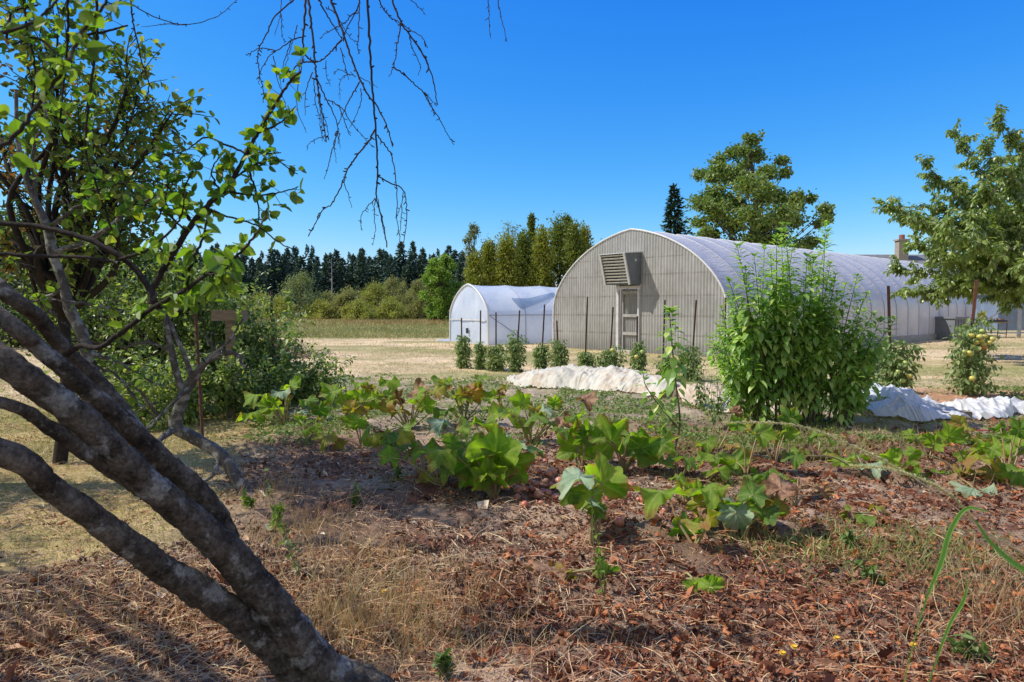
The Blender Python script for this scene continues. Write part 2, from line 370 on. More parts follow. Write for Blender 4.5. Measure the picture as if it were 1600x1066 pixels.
def litter():
    # chips / leaf litter
    chip = (np.array([[-.35, 0, .1], [-.45, .55, .25], [-.05, 1, 0], [.42, .7, .2], [.3, .05, -.05], [0, .45, -.2]]),
            np.array([[0, 5, 1], [1, 5, 2], [2, 5, 3], [3, 5, 4], [4, 5, 0]]))
    x, y = samp(210000, 1.9, 11)
    g = gardenm(x, y); n = fbm(x * .9, y * .9, 55)
    keep = rng.uniform(0, 1, len(x)) < (.15 + .85 * g) * (.14 + sstep(.40, .56, n)) * (1 - .8 * sstep(6, 9.5, y))
    x, y = x[keep], y[keep]; k = len(x)
    D = nrm(np.stack([rng.normal(size=k), rng.normal(size=k), rng.normal(size=k) * .35], -1))
    N = nrm(np.stack([rng.normal(size=k) * .5, rng.normal(size=k) * .5, np.ones(k)], -1))
    S = rng.lognormal(np.log(.0095), .55, k) * (1 + y * .09)
    P = on(x, y) + np.stack([0 * x, 0 * x, rng.uniform(0, .02, k)], -1)
    red = (fbm(x * .7 + 9, y * .7, 77) + .06 * (x > .2)) > .53
    for mk, nm, mat in ((~red, 'leaf_litter', M['chips']), (red, 'rotting_leaf_litter', M['chips_red'])):
        mb = MB(); S3 = np.stack([S * rng.uniform(.4, 1, k), S * rng.uniform(.8, 1.8, k), S], -1)
        scatter(mb, chip, P[mk], D[mk], N[mk], S3[mk])
        o = mb.build(nm, mat); tag(o, 'brown crumbled leaf litter covering the garden soil' if nm == 'leaf_litter' else 'rust red rotting leaf mulch heaped on the garden soil', 'litter', kind='stuff')
    # curled dead squash leaves, larger
    mb = MB(); x, y = samp(4200, 2.3, 9); g = gardenm(x, y) * (fbm(x * .7 + 9, y * .7, 77) > .45) * (x > -.9)
    kk = rng.uniform(size=len(x)) < g; x, y = x[kk], y[kk]; k = len(x)
    D = nrm(np.stack([rng.normal(size=k), rng.normal(size=k), rng.normal(size=k) * .4], -1)); N = rdir(k) + A(0, 0, .8)
    S = rng.uniform(.012, .048, k); P = on(x, y, .012)
    for q in range(6):
        uu, vv = np.meshgrid(np.linspace(-1, 1, 6), np.linspace(-1, 1, 7)); cr = rng.uniform(1.2, 2.6); ph = rng.uniform(0, 6, 3)
        cx = np.sin(uu * cr) / cr * .8; cz = (1 - np.cos(uu * cr)) / cr * .8 + .18 * np.sin(vv * 4 + ph[0]) + .1 * np.sin(uu * 5 + vv * 3 + ph[1]); cy = vv * (1 - .25 * uu ** 2) * .7 + .1 * np.sin(uu * 6 + ph[2])
        i = np.arange(6)[:, None] * 6; j = np.arange(5)[None]; TF = np.stack([i + j, i + j + 1, i + 7 + j, i + 6 + j], -1).reshape(-1, 4); mk = np.arange(k) % 6 == q
        scatter(mb, (np.stack([cx, cy, cz], -1).reshape(-1, 3), TF), P[mk], D[mk], N[mk], np.stack([S * rng.uniform(.3, 1, k), S, S], -1)[mk])
    tag(mb.build('curled_dead_leaves', M['chips_red']), 'curled rust brown dead leaves strewn on the garden soil', 'litter', kind='stuff')
    # straw
    for nm, mat, cnt, y0, y1, thr in (('dry_straw', M['straw'], 60000, 1.9, 12, .42), ('weathered_straw', M['straw_grey'], 55000, 1.9, 14, .36)):
        x, y = samp(cnt, y0, y1); n = fbm(x * .6, y * .6, 91 if nm == 'dry_straw' else 95)
        pref = np.clip(1.0 - .45 * (x + .22 * y), .16, 1)
        kk = rng.uniform(size=len(x)) < (.15 + sstep(thr, thr + .2, n)) * pref; x, y = x[kk], y[kk]; k = len(x)
        az = rng.normal(.3, 1.0, k) + (n[kk] * 9)
        D = np.stack([np.cos(az), np.sin(az), rng.normal(size=k) * .16], -1)
        N = nrm(np.stack([rng.normal(size=k) * .6, rng.normal(size=k) * .6, np.ones(k)], -1))
        L = rng.lognormal(np.log(.07), .55, k); w = rng.uniform(.0010, .0026, k) * (1 + .12 * y)
        mb = MB(); S = np.stack([w, L, L], -1); bits = rng.integers(0, 2, k)
        P = on(x, y) + np.stack([0 * x, 0 * x, rng.uniform(.003, .03, k)], -1)
        scatter(mb, stripT(3, .1), P[bits == 0], D[bits == 0], N[bits == 0], S[bits == 0])
        T2 = stripT(3, 0); T2[0][:, 2] = [.0, .0, .05, .05, .07, .07, -.03, -.03]
        scatter(mb, T2, P[bits == 1], D[bits == 1], N[bits == 1], S[bits == 1])
        tag(mb.build(nm, mat), 'pale dry straw lying loose over the soil' if nm == 'dry_straw' else 'grey brown weathered straw matted over the soil', 'straw', kind='stuff')
    # pebbles / clods
    mb = MB(); x, y = samp(2600, 2.2, 11); kk = gardenm(x, y) > .5; x, y = x[kk], y[kk]; k = len(x)
    th = np.array([[0, 0, 1], [1, 0, 0], [.3, .95, 0], [-.8, .6, 0], [-.8, -.6, 0], [.3, -.95, .0]], float)
    TF = np.array([[0, 1, 2], [0, 2, 3], [0, 3, 4], [0, 4, 5], [0, 5, 1]])
    D = rdir(k); D[:, 2] *= .2
    scatter(mb, (th, TF), on(x, y, -.002), D, np.tile(A(0, 0, 1), (k, 1)) + rng.normal(size=(k, 3)) * .3, np.stack([rng.uniform(.006, .018, k)] * 3, -1) * rng.uniform(.6, 1.4, (k, 3)))
    tag(mb.build('soil_clods', islandmat('clod', [(.12, .08, .06), (.25, .19, .15), (.36, .31, .27), (.18, .12, .09)])), 'small brown clods and stones on the bare soil', 'soil', kind='stuff')
litter()

BL = stripT(3, .35, True)
def blades(name, mat, x, y, hgt, wid, lean=.45, label='', cat='grass', droop=1.0, T=BL):
    k = len(x); D = nrm(np.stack([rng.normal(size=k) * lean, rng.normal(size=k) * lean, np.ones(k)], -1))
    N = np.stack([rng.normal(size=k), rng.normal(size=k), 0 * x], -1)
    mb = MB(); h = hgt * rng.uniform(.5, 1.3, k); w = wid * rng.uniform(.6, 1.3, k)
    scatter(mb, T, on(x, y, -.005), D, N, np.stack([w, h, h * droop], -1))
    return tag(mb.build(name, mat), label, cat, kind='stuff')
def grasses():
    # left near lawn
    x, y = samp(130000, 1.7, 13, spread=1.0); g = gardenm(x, y)
    kk = (rng.uniform(size=len(x)) > g * 1.3) & (x < 1) & (rng.uniform(size=len(x)) < .35 + .65 * sstep(.35, .6, fbm(x * 1.1, y * 1.1, 61))); x, y = x[kk], y[kk]
    blades('lawn_grass', M['grass_lawn'], x, y, .028 + .004 * y, .003 + .0009 * y, .7, 'short dry yellow green lawn grass left of the garden bed')
    # far mown lawn
    x, y = samp(70000, 12.5, 36, spread=.95); g = gardenm(x, y); kk = (g < .5) & (rng.uniform(size=len(x)) < .25 + .75 * sstep(.4, .6, fbm(x * .3, y * .8, 65))); x, y = x[kk], y[kk]
    blades('mown_grass', M['grass_dry'], x, y, .035 + .0016 * y, .006 + .0006 * y, .8, 'mown straw coloured grass around the greenhouses')
    # garden weeds/grass at the back of the bed
    x, y = samp(90000, 7.0, 15.5, spread=.9); g = gardenm(x, y); n = fbm(x * .9, y * .9, 69)
    kk = (g > .3) & (rng.uniform(size=len(x)) < sstep(.40, .6, n) * sstep(6.5, 9, y)); x, y = x[kk], y[kk]
    blades('weedy_grass', M['grass_green'], x, y, .05 + .03 * rng.uniform(size=len(x)), .006, .9, 'low green grass and weeds at the back of the bed')
    x, y = samp(90000, 7.3, 15.5, spread=.9); g = gardenm(x, y); n = fbm(x * .8 + 4, y * .8, 73)
    kk = (g > .3) & (rng.uniform(size=len(x)) < sstep(.42, .62, n)); x, y = x[kk], y[kk]; k = len(x)
    mb = MB(); D = nrm(np.stack([rng.normal(size=k), rng.normal(size=k), .5 + 0 * x], -1))
    scatter(mb, KITE, on(x, y, .02 + .03 * rng.uniform(size=k)), D, rdir(k) + A(0, 0, 1), rng.uniform(.025, .06, k))
    tag(mb.build('ground_weeds', M['weed']), 'low leafy green weeds spread over the bed behind the squash', 'weeds', kind='stuff')
    # green grass patches in the right foreground
    xs, ys = [], []
    for px, py, n, r in ((1290, 850, 900, .45), (1400, 860, 700, .4), (1180, 770, 300, .3), (1330, 700, 700, .6), (1150, 700, 600, .6), (1030, 690, 300, .4), (1480, 850, 400, .4), (620, 745, 60, .1), (1250, 690, 700, .6), (560, 650, 200, .5)):
        c = G(px, py); xs.append(c[0] + rng.normal(size=n) * r); ys.append(c[1] + rng.normal(size=n) * r * .6)
    x = np.concatenate(xs); y = np.concatenate(ys)
    blades('green_grass', M['grass_green'], x, y, .10, .005, .7, 'thin green grass patches between the squash plants')
    # dry upright stalks, bottom left-centre and right
    xs, ys = [], []
    for px, py, n, r in ((560, 930, 420, .26), (470, 850, 160, .2), (620, 1000, 320, .3), (500, 800, 110, .25), (1180, 680, 420, .5), (1330, 690, 400, .5), (1440, 740, 160, .4), (1560, 900, 420, .3), (1500, 1000, 160, .3), (690, 900, 80, .2), (870, 1000, 120, .25), (300, 900, 200, .3)):
        c = G(px, py); xs.append(c[0] + rng.normal(size=n) * r); ys.append(np.maximum(c[1] + rng.normal(size=n) * r, 1.9))
    x = np.concatenate(xs); y = np.concatenate(ys)
    blades('dry_grass', M['grass_dry'], x, y, .17, .0035, .55, 'tall dry straw coloured grass standing in the foreground', droop=.8)
    xs, ys = [], []
    for px, py, n, r in ((520, 1000, 320, .22), (600, 960, 420, .25), (660, 1010, 260, .22), (560, 880, 240, .2), (480, 830, 160, .18), (430, 780, 120, .15), (720, 940, 120, .2), (1580, 960, 260, .2), (330, 1000, 160, .25), (180, 960, 160, .3), (60, 1000, 120, .2)):
        c = G(px, py); xs.append(c[0] + rng.normal(size=n) * r); ys.append(np.maximum(c[1] + rng.normal(size=n) * r * .8, 2.0))
    x = np.concatenate(xs); y = np.concatenate(ys)
    o = blades('golden_grass', M['grass_gold'], x, y, .22, .0032, .42, 'tall golden brown dry grass beside the leaning trunk', droop=.6)
    # longer soft lawn grass at the left
    x, y = samp(52000, 1.8, 9, spread=1.0); kk = (gardenm(x, y) < .4) & (x < 0) & (rng.uniform(size=len(x)) < sstep(.42, .62, fbm(x * 1.5, y * 1.5, 81))); x, y = x[kk], y[kk]
    blades('soft_grass', M['grass_dry'], x, y, .07, .0035, .9, 'long soft pale dry grass in tufts on the left lawn')
    # meadow
    x, y = samp(110000, 32, 92, spread=.9); kk = (y - 33 - 2.5 * (fbm(x * .12, y * .35, 41) - .5) - np.clip(x + 3, 0, 40) * 1.5) > rng.uniform(-1, 1, len(x)); x, y = x[kk], y[kk]
    blades('meadow_grass', M['meadow'], x, y, .24, .03, .7, 'long green and brown meadow grass beyond the mown lawn')
    x, y = samp(60000, 42, 96, spread=.9); n = fbm(x * .1, y * .25, 43); kk = (rng.uniform(size=len(x)) < sstep(.4, .6, n) * sstep(42, 70, y)) & (x < 2); x, y = x[kk], y[kk]
    blades('tall_meadow_grass', M['meadow_red'], x, y, .42, .04, .5, 'tall reddish brown grass at the far side of the meadow')
grasses()

# ------------------------------------------------------------------ greenhouses
PROF = [(0, 3.6), (1.3, 3.6), (1.75, 3.54), (2.2, 3.33), (2.72, 2.9), (3.25, 2.23), (3.68, 1.4), (3.95, .55), (4.05, 0)]
def profile(prof, n=40):
    z = np.array([p[0] for p in prof]); s = np.array([p[1] for p in prof])
    P = smooth_path(np.stack([s, z, 0 * s], -1), 6)[:, :2]
    d = np.concatenate([[0], np.cumsum(np.linalg.norm(np.diff(P, axis=0), axis=1))]); t = np.linspace(0, d[-1], n)
    h = np.stack([np.interp(t, d, P[:, 0]), np.interp(t, d, P[:, 1])], -1)
    full = np.vstack([h * [-1, 1], h[::-1][1:]]); return full   # left base -> apex -> right base
def hoop(prof, Lg, nrib, sag, off=0.0, nseg=9, y0=0.0):
    """sheet over ribs in local coords: x across, y back, z up"""
    c = profile(prof); k = len(c); ys = []; sg = []
    for r in range(nrib):
        for q in range(nseg): ys.append(r + q / nseg); sg.append(math.sin(PI * q / nseg))
    ys.append(nrib); sg.append(0); ys = np.array(ys) / nrib * Lg + y0; sg = np.array(sg)
    tn = nrm(np.gradient(c, axis=0)); nn = np.stack([-tn[:, 1], tn[:, 0]], -1); nn *= np.sign((nn * c).sum(1) + 1e-6)[:, None]
    wr = (fbm(ys[:, None] * 1.7, np.arange(k)[None] * .55, 7, 3) - .5) * .03
    V = np.zeros((len(ys), k, 3)); o = off - sag * sg[:, None] + wr * (sg[:, None] > 0)
    V[:, :, 0] = c[None, :, 0] + nn[None, :, 0] * o; V[:, :, 1] = ys[:, None]; V[:, :, 2] = np.maximum(c[None, :, 1] + nn[None, :, 1] * o, 0)
    i = np.arange(len(ys) - 1)[:, None] * k; j = np.arange(k - 1)[None]
    F = np.stack([i + j, i + j + 1, i + k + j + 1, i + k + j], -1).reshape(-1, 4)
    return V.reshape(-1, 3), F, c
def profz(c, s): 
    h = c[len(c) // 2:]; return np.interp(np.abs(s), h[:, 0][::1], h[:, 1][::1]) if h[0, 0] < h[-1, 0] else np.interp(np.abs(s), h[::-1, 0], h[::-1, 1])

def corr_mat():
    t = NT('corrugated_fibreglass'); tc = t.n('ShaderNodeTexCoord').outputs['Object']
    sp = t.n('ShaderNodeSeparateXYZ', ins={0: tc})
    c = t.ramp(t.noise(.9, 6, .65), [(.3, (.31, .30, .275)), (.7, (.45, .44, .41))])
    st = t.noise(7, 5, .7, stretch=(3, 1, .25)); c = t.mix(1, c, t.ramp(st, [(.3, (.72,) * 3), (.65, (1.1,) * 3)]), 'MULTIPLY')
    # sheet laps and the girts showing through the panels
    f = None
    for z, w in ((.62, .03), (1.22, .035), (1.86, .025), (2.55, .03), (3.1, .02)):
        d = t.n('ShaderNodeMath', operation='COMPARE', ins={0: sp.outputs[2], 1: z, 2: w}).outputs[0]
        f = d if f is None else t.n('ShaderNodeMath', operation='MAXIMUM', ins={0: f, 1: d}).outputs[0]
    ff = t.n('ShaderNodeMath', operation='MULTIPLY', ins={0: f, 1: t.ramp(t.noise(1.6, 3), [(.4, (.1,) * 3), (.6, (.6,) * 3)])}).outputs[0]
    c = t.mix(ff, c, (.20, .175, .15))
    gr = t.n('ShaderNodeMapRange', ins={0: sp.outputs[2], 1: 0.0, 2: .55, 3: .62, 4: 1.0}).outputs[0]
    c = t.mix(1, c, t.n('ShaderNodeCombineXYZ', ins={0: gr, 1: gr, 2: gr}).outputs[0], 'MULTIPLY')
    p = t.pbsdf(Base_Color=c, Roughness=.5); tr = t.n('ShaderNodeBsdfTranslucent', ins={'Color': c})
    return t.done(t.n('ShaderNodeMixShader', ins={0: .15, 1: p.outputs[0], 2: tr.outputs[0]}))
M['corr'] = corr_mat()
M['white'] = plain('weathered_white_paint', (.66, .65, .63), .5, n=6, var=.25)
M['galv'] = plain('galvanised_steel', (.42, .44, .46), .4, .7, n=10, var=.3)
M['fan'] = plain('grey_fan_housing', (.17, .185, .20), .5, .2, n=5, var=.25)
M['fan_top'] = plain('pale_fan_metal', (.62, .62, .60), .5, .1, n=7, var=.25)  # pale grey for the lid, louvres, frames and cap
M['rib'] = plain('hoop_pipe', (.36, .38, .42), .5, .3, n=5)
M['film_big'] = film('greenhouse_film', (.74, .73, .77), (.62, .62, .67), .3, .0, (3, .5, .5), 4, .8, .3, dist=.06)
M['film_small'] = film('hoop_house_film', (.84, .90, .98), (.66, .75, .90), .42, .10, (.6, 1.5, 1), 3, .35, .3)
M['wood'] = plain('old_timber', (.30, .22, .15), .8, n=6, col2=(.16, .115, .085), stretch=(1, 1, 8))
M['wood_pale'] = plain('pale_timber', (.40, .38, .345), .8, n=6, var=.3)
M['rust'] = plain('rusty_steel', (.16, .07, .04), .75, .2, n=12, col2=(.07, .035, .03))
M['rust_b'] = plain('bright_rust_steel', (.34, .14, .07), .75, .1, n=12, col2=(.2, .08, .05))
M['black'] = plain('black_plastic', (.02, .022, .028), .5)

def main_house():
    C = A(3.94, 22.7, 0); w = nrm(A(.656, -.754, 0)); back = A(.754, .656, 0)
    rz = math.atan2(w[1], w[0])
    g = thing('greenhouse', 'large round roofed greenhouse with a beige corrugated front wall and louvred fan box', 'greenhouse', C, rz=rz)
    Lg = 23.0; nr = 18
    V, F, c = hoop(PROF, Lg, nr, .045, .02, 9)
    mb = MB(); mb.add(V, F); mb.build('roof_film', M['film_big'], g, True)
    for r in range(1, nr + 1):
        mb = MB(); yy = r / nr * Lg; tube(mb, np.stack([c[:, 0] * 1.003, np.full(len(c), yy), c[:, 1] * 1.003 + .004], -1), .026, 6)
        mb.build('rib', M['rib'], g, True)
    # front corrugated wall, with a door opening
    d0, d1, dt = -.52, .42, 2.12
    mb = MB(); N = 64 * 8; s = np.linspace(-3.585, 3.585, N); am = .011 * np.sin(np.arange(N) / 8 * 2 * PI)
    top = profz(c, s) - .005; ind = (s > d0) & (s < d1); bot = np.where(ind, dt, -.05)
    rows = 6; Vv = np.zeros((rows, N, 3))
    for r in range(rows):
        t = r / (rows - 1); Vv[r, :, 0] = s; Vv[r, :, 1] = am - .03; Vv[r, :, 2] = bot * (1 - t) + top * t
    i = np.arange(rows - 1)[:, None] * N; j = np.arange(N - 1)[None]; j = j[:, (ind[:-1] == ind[1:])]
    Fw = np.stack([i + j, i + j + 1, i + N + j + 1, i + N + j], -1).reshape(-1, 4)
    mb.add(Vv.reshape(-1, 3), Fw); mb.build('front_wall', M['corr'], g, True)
    mb = MB(); s2 = np.linspace(-3.58, 3.58, 60); tz = profz(c, s2) - .01
    V2 = np.concatenate([np.stack([s2, s2 * 0 + Lg - .02, 0 * s2], -1), np.stack([s2, s2 * 0 + Lg - .02, tz], -1)]); q = np.arange(59)
    mb.add(V2, np.stack([q, q + 1, q + 61, q + 60], -1)); mb.build('back_wall', M['corr'], g)
    mb = MB(); tube(mb, np.stack([c[:, 0], np.full(len(c), -.03), c[:, 1]], -1) * A(1.004, 1, 1.004), .035, 8); mb.build('arch_trim', M['white'], g, True)
    for sx in (-1, 1):
        mb = MB(); box(mb, (sx * 3.65, Lg / 2, .13), (.05, Lg, .30)); mb.build('base_board', M['wood_pale'], g)
    # door
    d = MB(); box(d, (d0 + .045, -.07, dt / 2 - .02), (.09, .1, dt)); box(d, (d1 - .03, -.065, dt / 2 - .02), (.06, .08, dt)); box(d, ((d0 + d1) / 2, -.068, dt + .04), (d1 - d0 + .04, .09, .07))
    fr = d.build('door_frame', M['white'], g)
    d = MB(); Nn = 80; s = np.linspace(d0 + .10, d1 - .07, Nn); V3 = np.zeros((2, Nn, 3))
    for r in range(2): V3[r, :, 0] = s; V3[r, :, 1] = .05 + .016 * np.sin(np.arange(Nn) / 8 * 2 * PI); V3[r, :, 2] = (.02, dt - .01)[r]
    q = np.arange(Nn - 1); d.add(V3.reshape(-1, 3), np.stack([q, q + 1, q + Nn + 1, q + Nn], -1))
    dr = d.build('door', M['corr'], g, True)
    for z in (.62, 1.22, 1.98):
        d = MB(); box(d, ((d0 + d1) / 2 + .01, .005, z), (d1 - d0 - .20, .04, .10)); d.build('rail', M['wood_pale'], dr)
    d = MB(); box(d, (d0 + .16, .006, dt / 2), (.10, .043, dt - .04)); box(d, (d1 - .11, .006, dt / 2), (.06, .043, dt - .04)); d.build('stile', M['wood_pale'], dr)
    d = MB(); box(d, ((d0 + d1) / 2, -.35, .03), (1.1, .6, .09)); d.build('door_step', plain('concrete', (.5, .42, .33), .9), g)
    # fan box : prism whose louvred face leans back towards its bottom
    x0, x1, z0, z1 = -.62, .46, 2.24, 3.28; yt, yb = -.88, -.60
    b = MB(); V = [[x0, -.02, z0], [x1, -.02, z0], [x1, -.02, z1], [x0, -.02, z1], [x0, yb, z0], [x1, yb, z0], [x1, yt, z1 - .08], [x0, yt, z1 - .08]]
    b.add(V, [[1, 2, 6, 5], [0, 4, 7, 3], [0, 1, 5, 4]])
    # front rim
    hs = b.build('fan_box', M['fan'], g)
    b = MB(); ov = .03
    b.add([[x0 - ov, -.01, z1 + .003], [x1 + ov, -.01, z1 + .003], [x1 + ov, yt - ov, z1 - .075], [x0 - ov, yt - ov, z1 - .075], [x0 - ov, -.01, z1 + .03], [x1 + ov, -.01, z1 + .03], [x1 + ov, yt - ov, z1 - .05], [x0 - ov, yt - ov, z1 - .05]], [[0, 1, 2, 3], [4, 7, 6, 5], [2, 6, 7, 3], [1, 5, 6, 2], [0, 3, 7, 4]])
    b.build('lid', M['fan_top'], hs)
    b = MB(); P0 = A(0, yt, z1 - .08); P1 = A(0, yb, z0)
    for xx in (x0 + .03, x1 - .03): 
        b = MB(); mid = (P0 + P1) / 2; L = np.linalg.norm(P0 - P1); an = math.atan2(P0[1] - P1[1], P0[2] - P1[2]); R = np.array([[1, 0, 0], [0, math.cos(an), math.sin(an)], [0, -math.sin(an), math.cos(an)]])
        box(b, mid + A(xx, 0, 0), (.07, .05, L + .03), R=R); b.build('louvre_frame', M['fan_top'], hs)
    b = MB(); b.add([[x0, yb + .1, z0], [x1, yb + .1, z0], [x1, yt + .12, z1 - .1], [x0, yt + .12, z1 - .1]], [[0, 1, 2, 3]]); b.build('fan_opening', M['black'], hs)
    for k in range(10):
        t = (k + .5) / 10; p = P0 * (1 - t) + P1 * t; b = MB(); a2 = math.radians(-42)
        R = np.array([[1, 0, 0], [0, math.cos(a2), -math.sin(a2)], [0, math.sin(a2), math.cos(a2)]])
        box(b, p + A((x0 + x1) / 2, .025, 0), (x1 - x0 - .12, .062, .008), R=R); b.build('louvre', M['fan_top'], hs)
    b = MB(); sphere(b, A(x1 + .005, -.35, 3.02), .045, 1, 12, 8); b.build('junction_cap', M['fan_top'], hs, True)
main_house()

PROF2 = [(0, 1.68), (1.15, 1.66), (1.45, 1.55), (1.8, 1.25), (2.1, .85), (2.32, .4), (2.42, 0)]
def small_house():
    t = math.radians(31); w = A(math.sin(t), -math.cos(t), 0)
    R_ = W(763, 538, 27.0); R_[2] = 0; C = R_ - w * 1.68
    g = thing('hoop_house', 'small white plastic hoop house behind the left end of the stake row', 'greenhouse', C, rz=math.atan2(w[1], w[0]))
    Lg = 14; nr = 8
    V, F, c = hoop(PROF2, Lg, nr, .05, .015, 9); m = MB(); m.add(V, F); m.build('film_cover', M['film_small'], g, True)
    for r in range(nr + 1):
        m = MB(); tube(m, np.stack([c[:, 0] * 1.0, np.full(len(c), r / nr * Lg), c[:, 1]], -1), .024 if r else .02, 6); m.build('rib', M['rib'], g, True)
    yy = np.linspace(1.35, 3.7, 24); lo_ = np.interp(yy, [1.35, 1.6, 3.7], [1.74, 1.38, 1.98]); hi_ = np.interp(yy, [1.35, 2.2, 3.7], [1.86, 1.86, 2.14]); m = MB(); hh_ = c[len(c) // 2:]
    Vp = np.array([[np.interp(z, hh_[::-1, 1], hh_[::-1, 0]) * 1.0 + .03, y_, z + .012] for y_, a_, b_ in zip(yy, lo_, hi_) for z in np.linspace(a_, b_, 6)]) if hh_[0, 1] > hh_[-1, 1] else None
    if Vp is not None:
        i = np.arange(23)[:, None] * 6; j = np.arange(5)[None]; m.add(Vp, np.stack([i + j, i + j + 1, i + 7 + j, i + 6 + j], -1).reshape(-1, 4)); m.build('clear_patch', film('clear_film_patch', (.30, .40, .55), (.22, .32, .46), .3, .25), g, True)
    for sx in (-1, 1):
        m = MB(); tube(m, [A(sx * 1.70, 0, 1.18), A(sx * 1.70, Lg, 1.18)], .022, 6); m.build('side_rail', M['rib'], g)
    m = MB(); tube(m, [A(0, 0, 2.36), A(0, Lg, 2.36)], .02, 6); m.build('ridge_pipe', M['rib'], g)
    m = MB(); tube(m, [A(1.71, .05, 1.15), A(1.71, 1.9, .02)], .018, 5); m.build('brace', M['rib'], g)
    # end sheet
    s = np.linspace(-1.66, 1.66, 70); tz = profz(c, s) - .005; m = MB(); rows = 24; Vv = np.zeros((rows, 70, 3))
    for r in range(rows):
        q = r / (rows - 1); Vv[r, :, 0] = s; Vv[r, :, 2] = tz * q; Vv[r, :, 1] = -.02 + (fbm(s * 2.4, tz * q * .8, 77, 3) - .5) * .12 * np.sin(PI * np.clip(q, .02, .98))
    i = np.arange(rows - 1)[:, None] * 70; j = np.arange(69)[None]
    m.add(Vv.reshape(-1, 3), np.stack([i + j, i + j + 1, i + 71 + j, i + 70 + j], -1).reshape(-1, 4)); m.build('end_sheet', M['film_small'], g, True)
    for x in (-.55, .35):
        m = MB(); box(m, (x, .06, 1.05), (.05, .04, 2.1)); m.build('end_post', M['rib'], g)
    m = MB(); box(m, (0, -.07, .98), (3.2, .03, .05)); m.build('batten', M['white'], g)
    m = MB(); tube(m, np.stack([c[:, 0] * 1.02, np.full(len(c), -.03), c[:, 1] * 1.012], -1), .045, 8); m.build('arch_trim', film('arch_tape', (.8, .8, .8), (.7, .7, .7), .2, 0), g, True)
    m = MB(); box(m, (.05, -.10, .52), (.15, .05, .22)); v = m.build('vent', M['black'], g)
    m = MB(); x = np.linspace(-2.3, -1.6, 12); y = np.linspace(-.5, .4, 10); X, Y = np.meshgrid(x, y); Z = .13 * fbm(X * 3, Y * 3, 3) * np.sin(np.linspace(0, PI, 12))[None] + .01
    i = np.arange(9)[:, None] * 12; j = np.arange(11)[None]; m.add(np.stack([X, Y, Z], -1).reshape(-1, 3), np.stack([i + j, i + j + 1, i + 13 + j, i + 12 + j], -1).reshape(-1, 4))
    m.build('skirt', M['film_small'], g, True)
small_house()

# ------------------------------------------------------------------ house, yard at right
def house():
    g = thing('house', 'low house with grey shingle roof and brick chimney behind the greenhouse', 'house', (36, 50, 0))
    m = MB(); box(m, (0, 3, 1.4), (24, 9, 2.8)); m.build('wall', plain('blue_grey_siding', (.22, .27, .36), .7, n=2), g)
    m = MB(); x0, x1 = -12.6, 12.6; hz = 5.55
    m.add([[x0, -2.2, 2.65], [x1, -2.2, 2.65], [x1, 3, hz], [x0, 3, hz], [x0, 8.2, 2.65], [x1, 8.2, 2.65], [x0, -2.2, 2.5], [x1, -2.2, 2.5]], [[0, 1, 2, 3], [3, 2, 5, 4], [6, 7, 1, 0], ])
    m.add([[x0 + .6, -1.5, 2.7], [x0 + .6, 7.5, 2.7], [x0 + .6, 3, hz - .1], [x1 - .6, -1.5, 2.7], [x1 - .6, 7.5, 2.7], [x1 - .6, 3, hz - .1]], [[0, 2, 1], [3, 4, 5]])
    rf = m.build('roof', plain('grey_shingles', (.20, .20, .215), .85, n=4, var=.35, bumps=.5), g)
    c = W(1409, 380, 52.4); m = MB(); bx = c[0] - 36; box(m, (bx, 2.4, 5.75), (.72, .6, 1.6)); box(m, (bx, 2.4, 6.6), (.9, .76, .12))
    ch = m.build('chimney', plain('pale_brick', (.42, .36, .28), .9, n=9, var=.3), rf)
    m = MB(); tube(m, [A(bx, 2.4, 6.65), A(bx, 2.4, 7.0)], .2, 12, cap=True); m.build('flue', plain('terracotta', (.32, .12, .09), .8), ch)
    for k in range(5):
        m = MB(); box(m, (-8 + 4 * k, -1.55, 1.5), (1.4, .08, 1.1)); f = m.build('window', M['white'], g)
        m = MB(); box(m, (-8 + 4 * k, -1.6, 1.5), (1.2, .06, .9)); m.build('pane', plain('dark_glass', (.03, .04, .06), .1), f)
house()
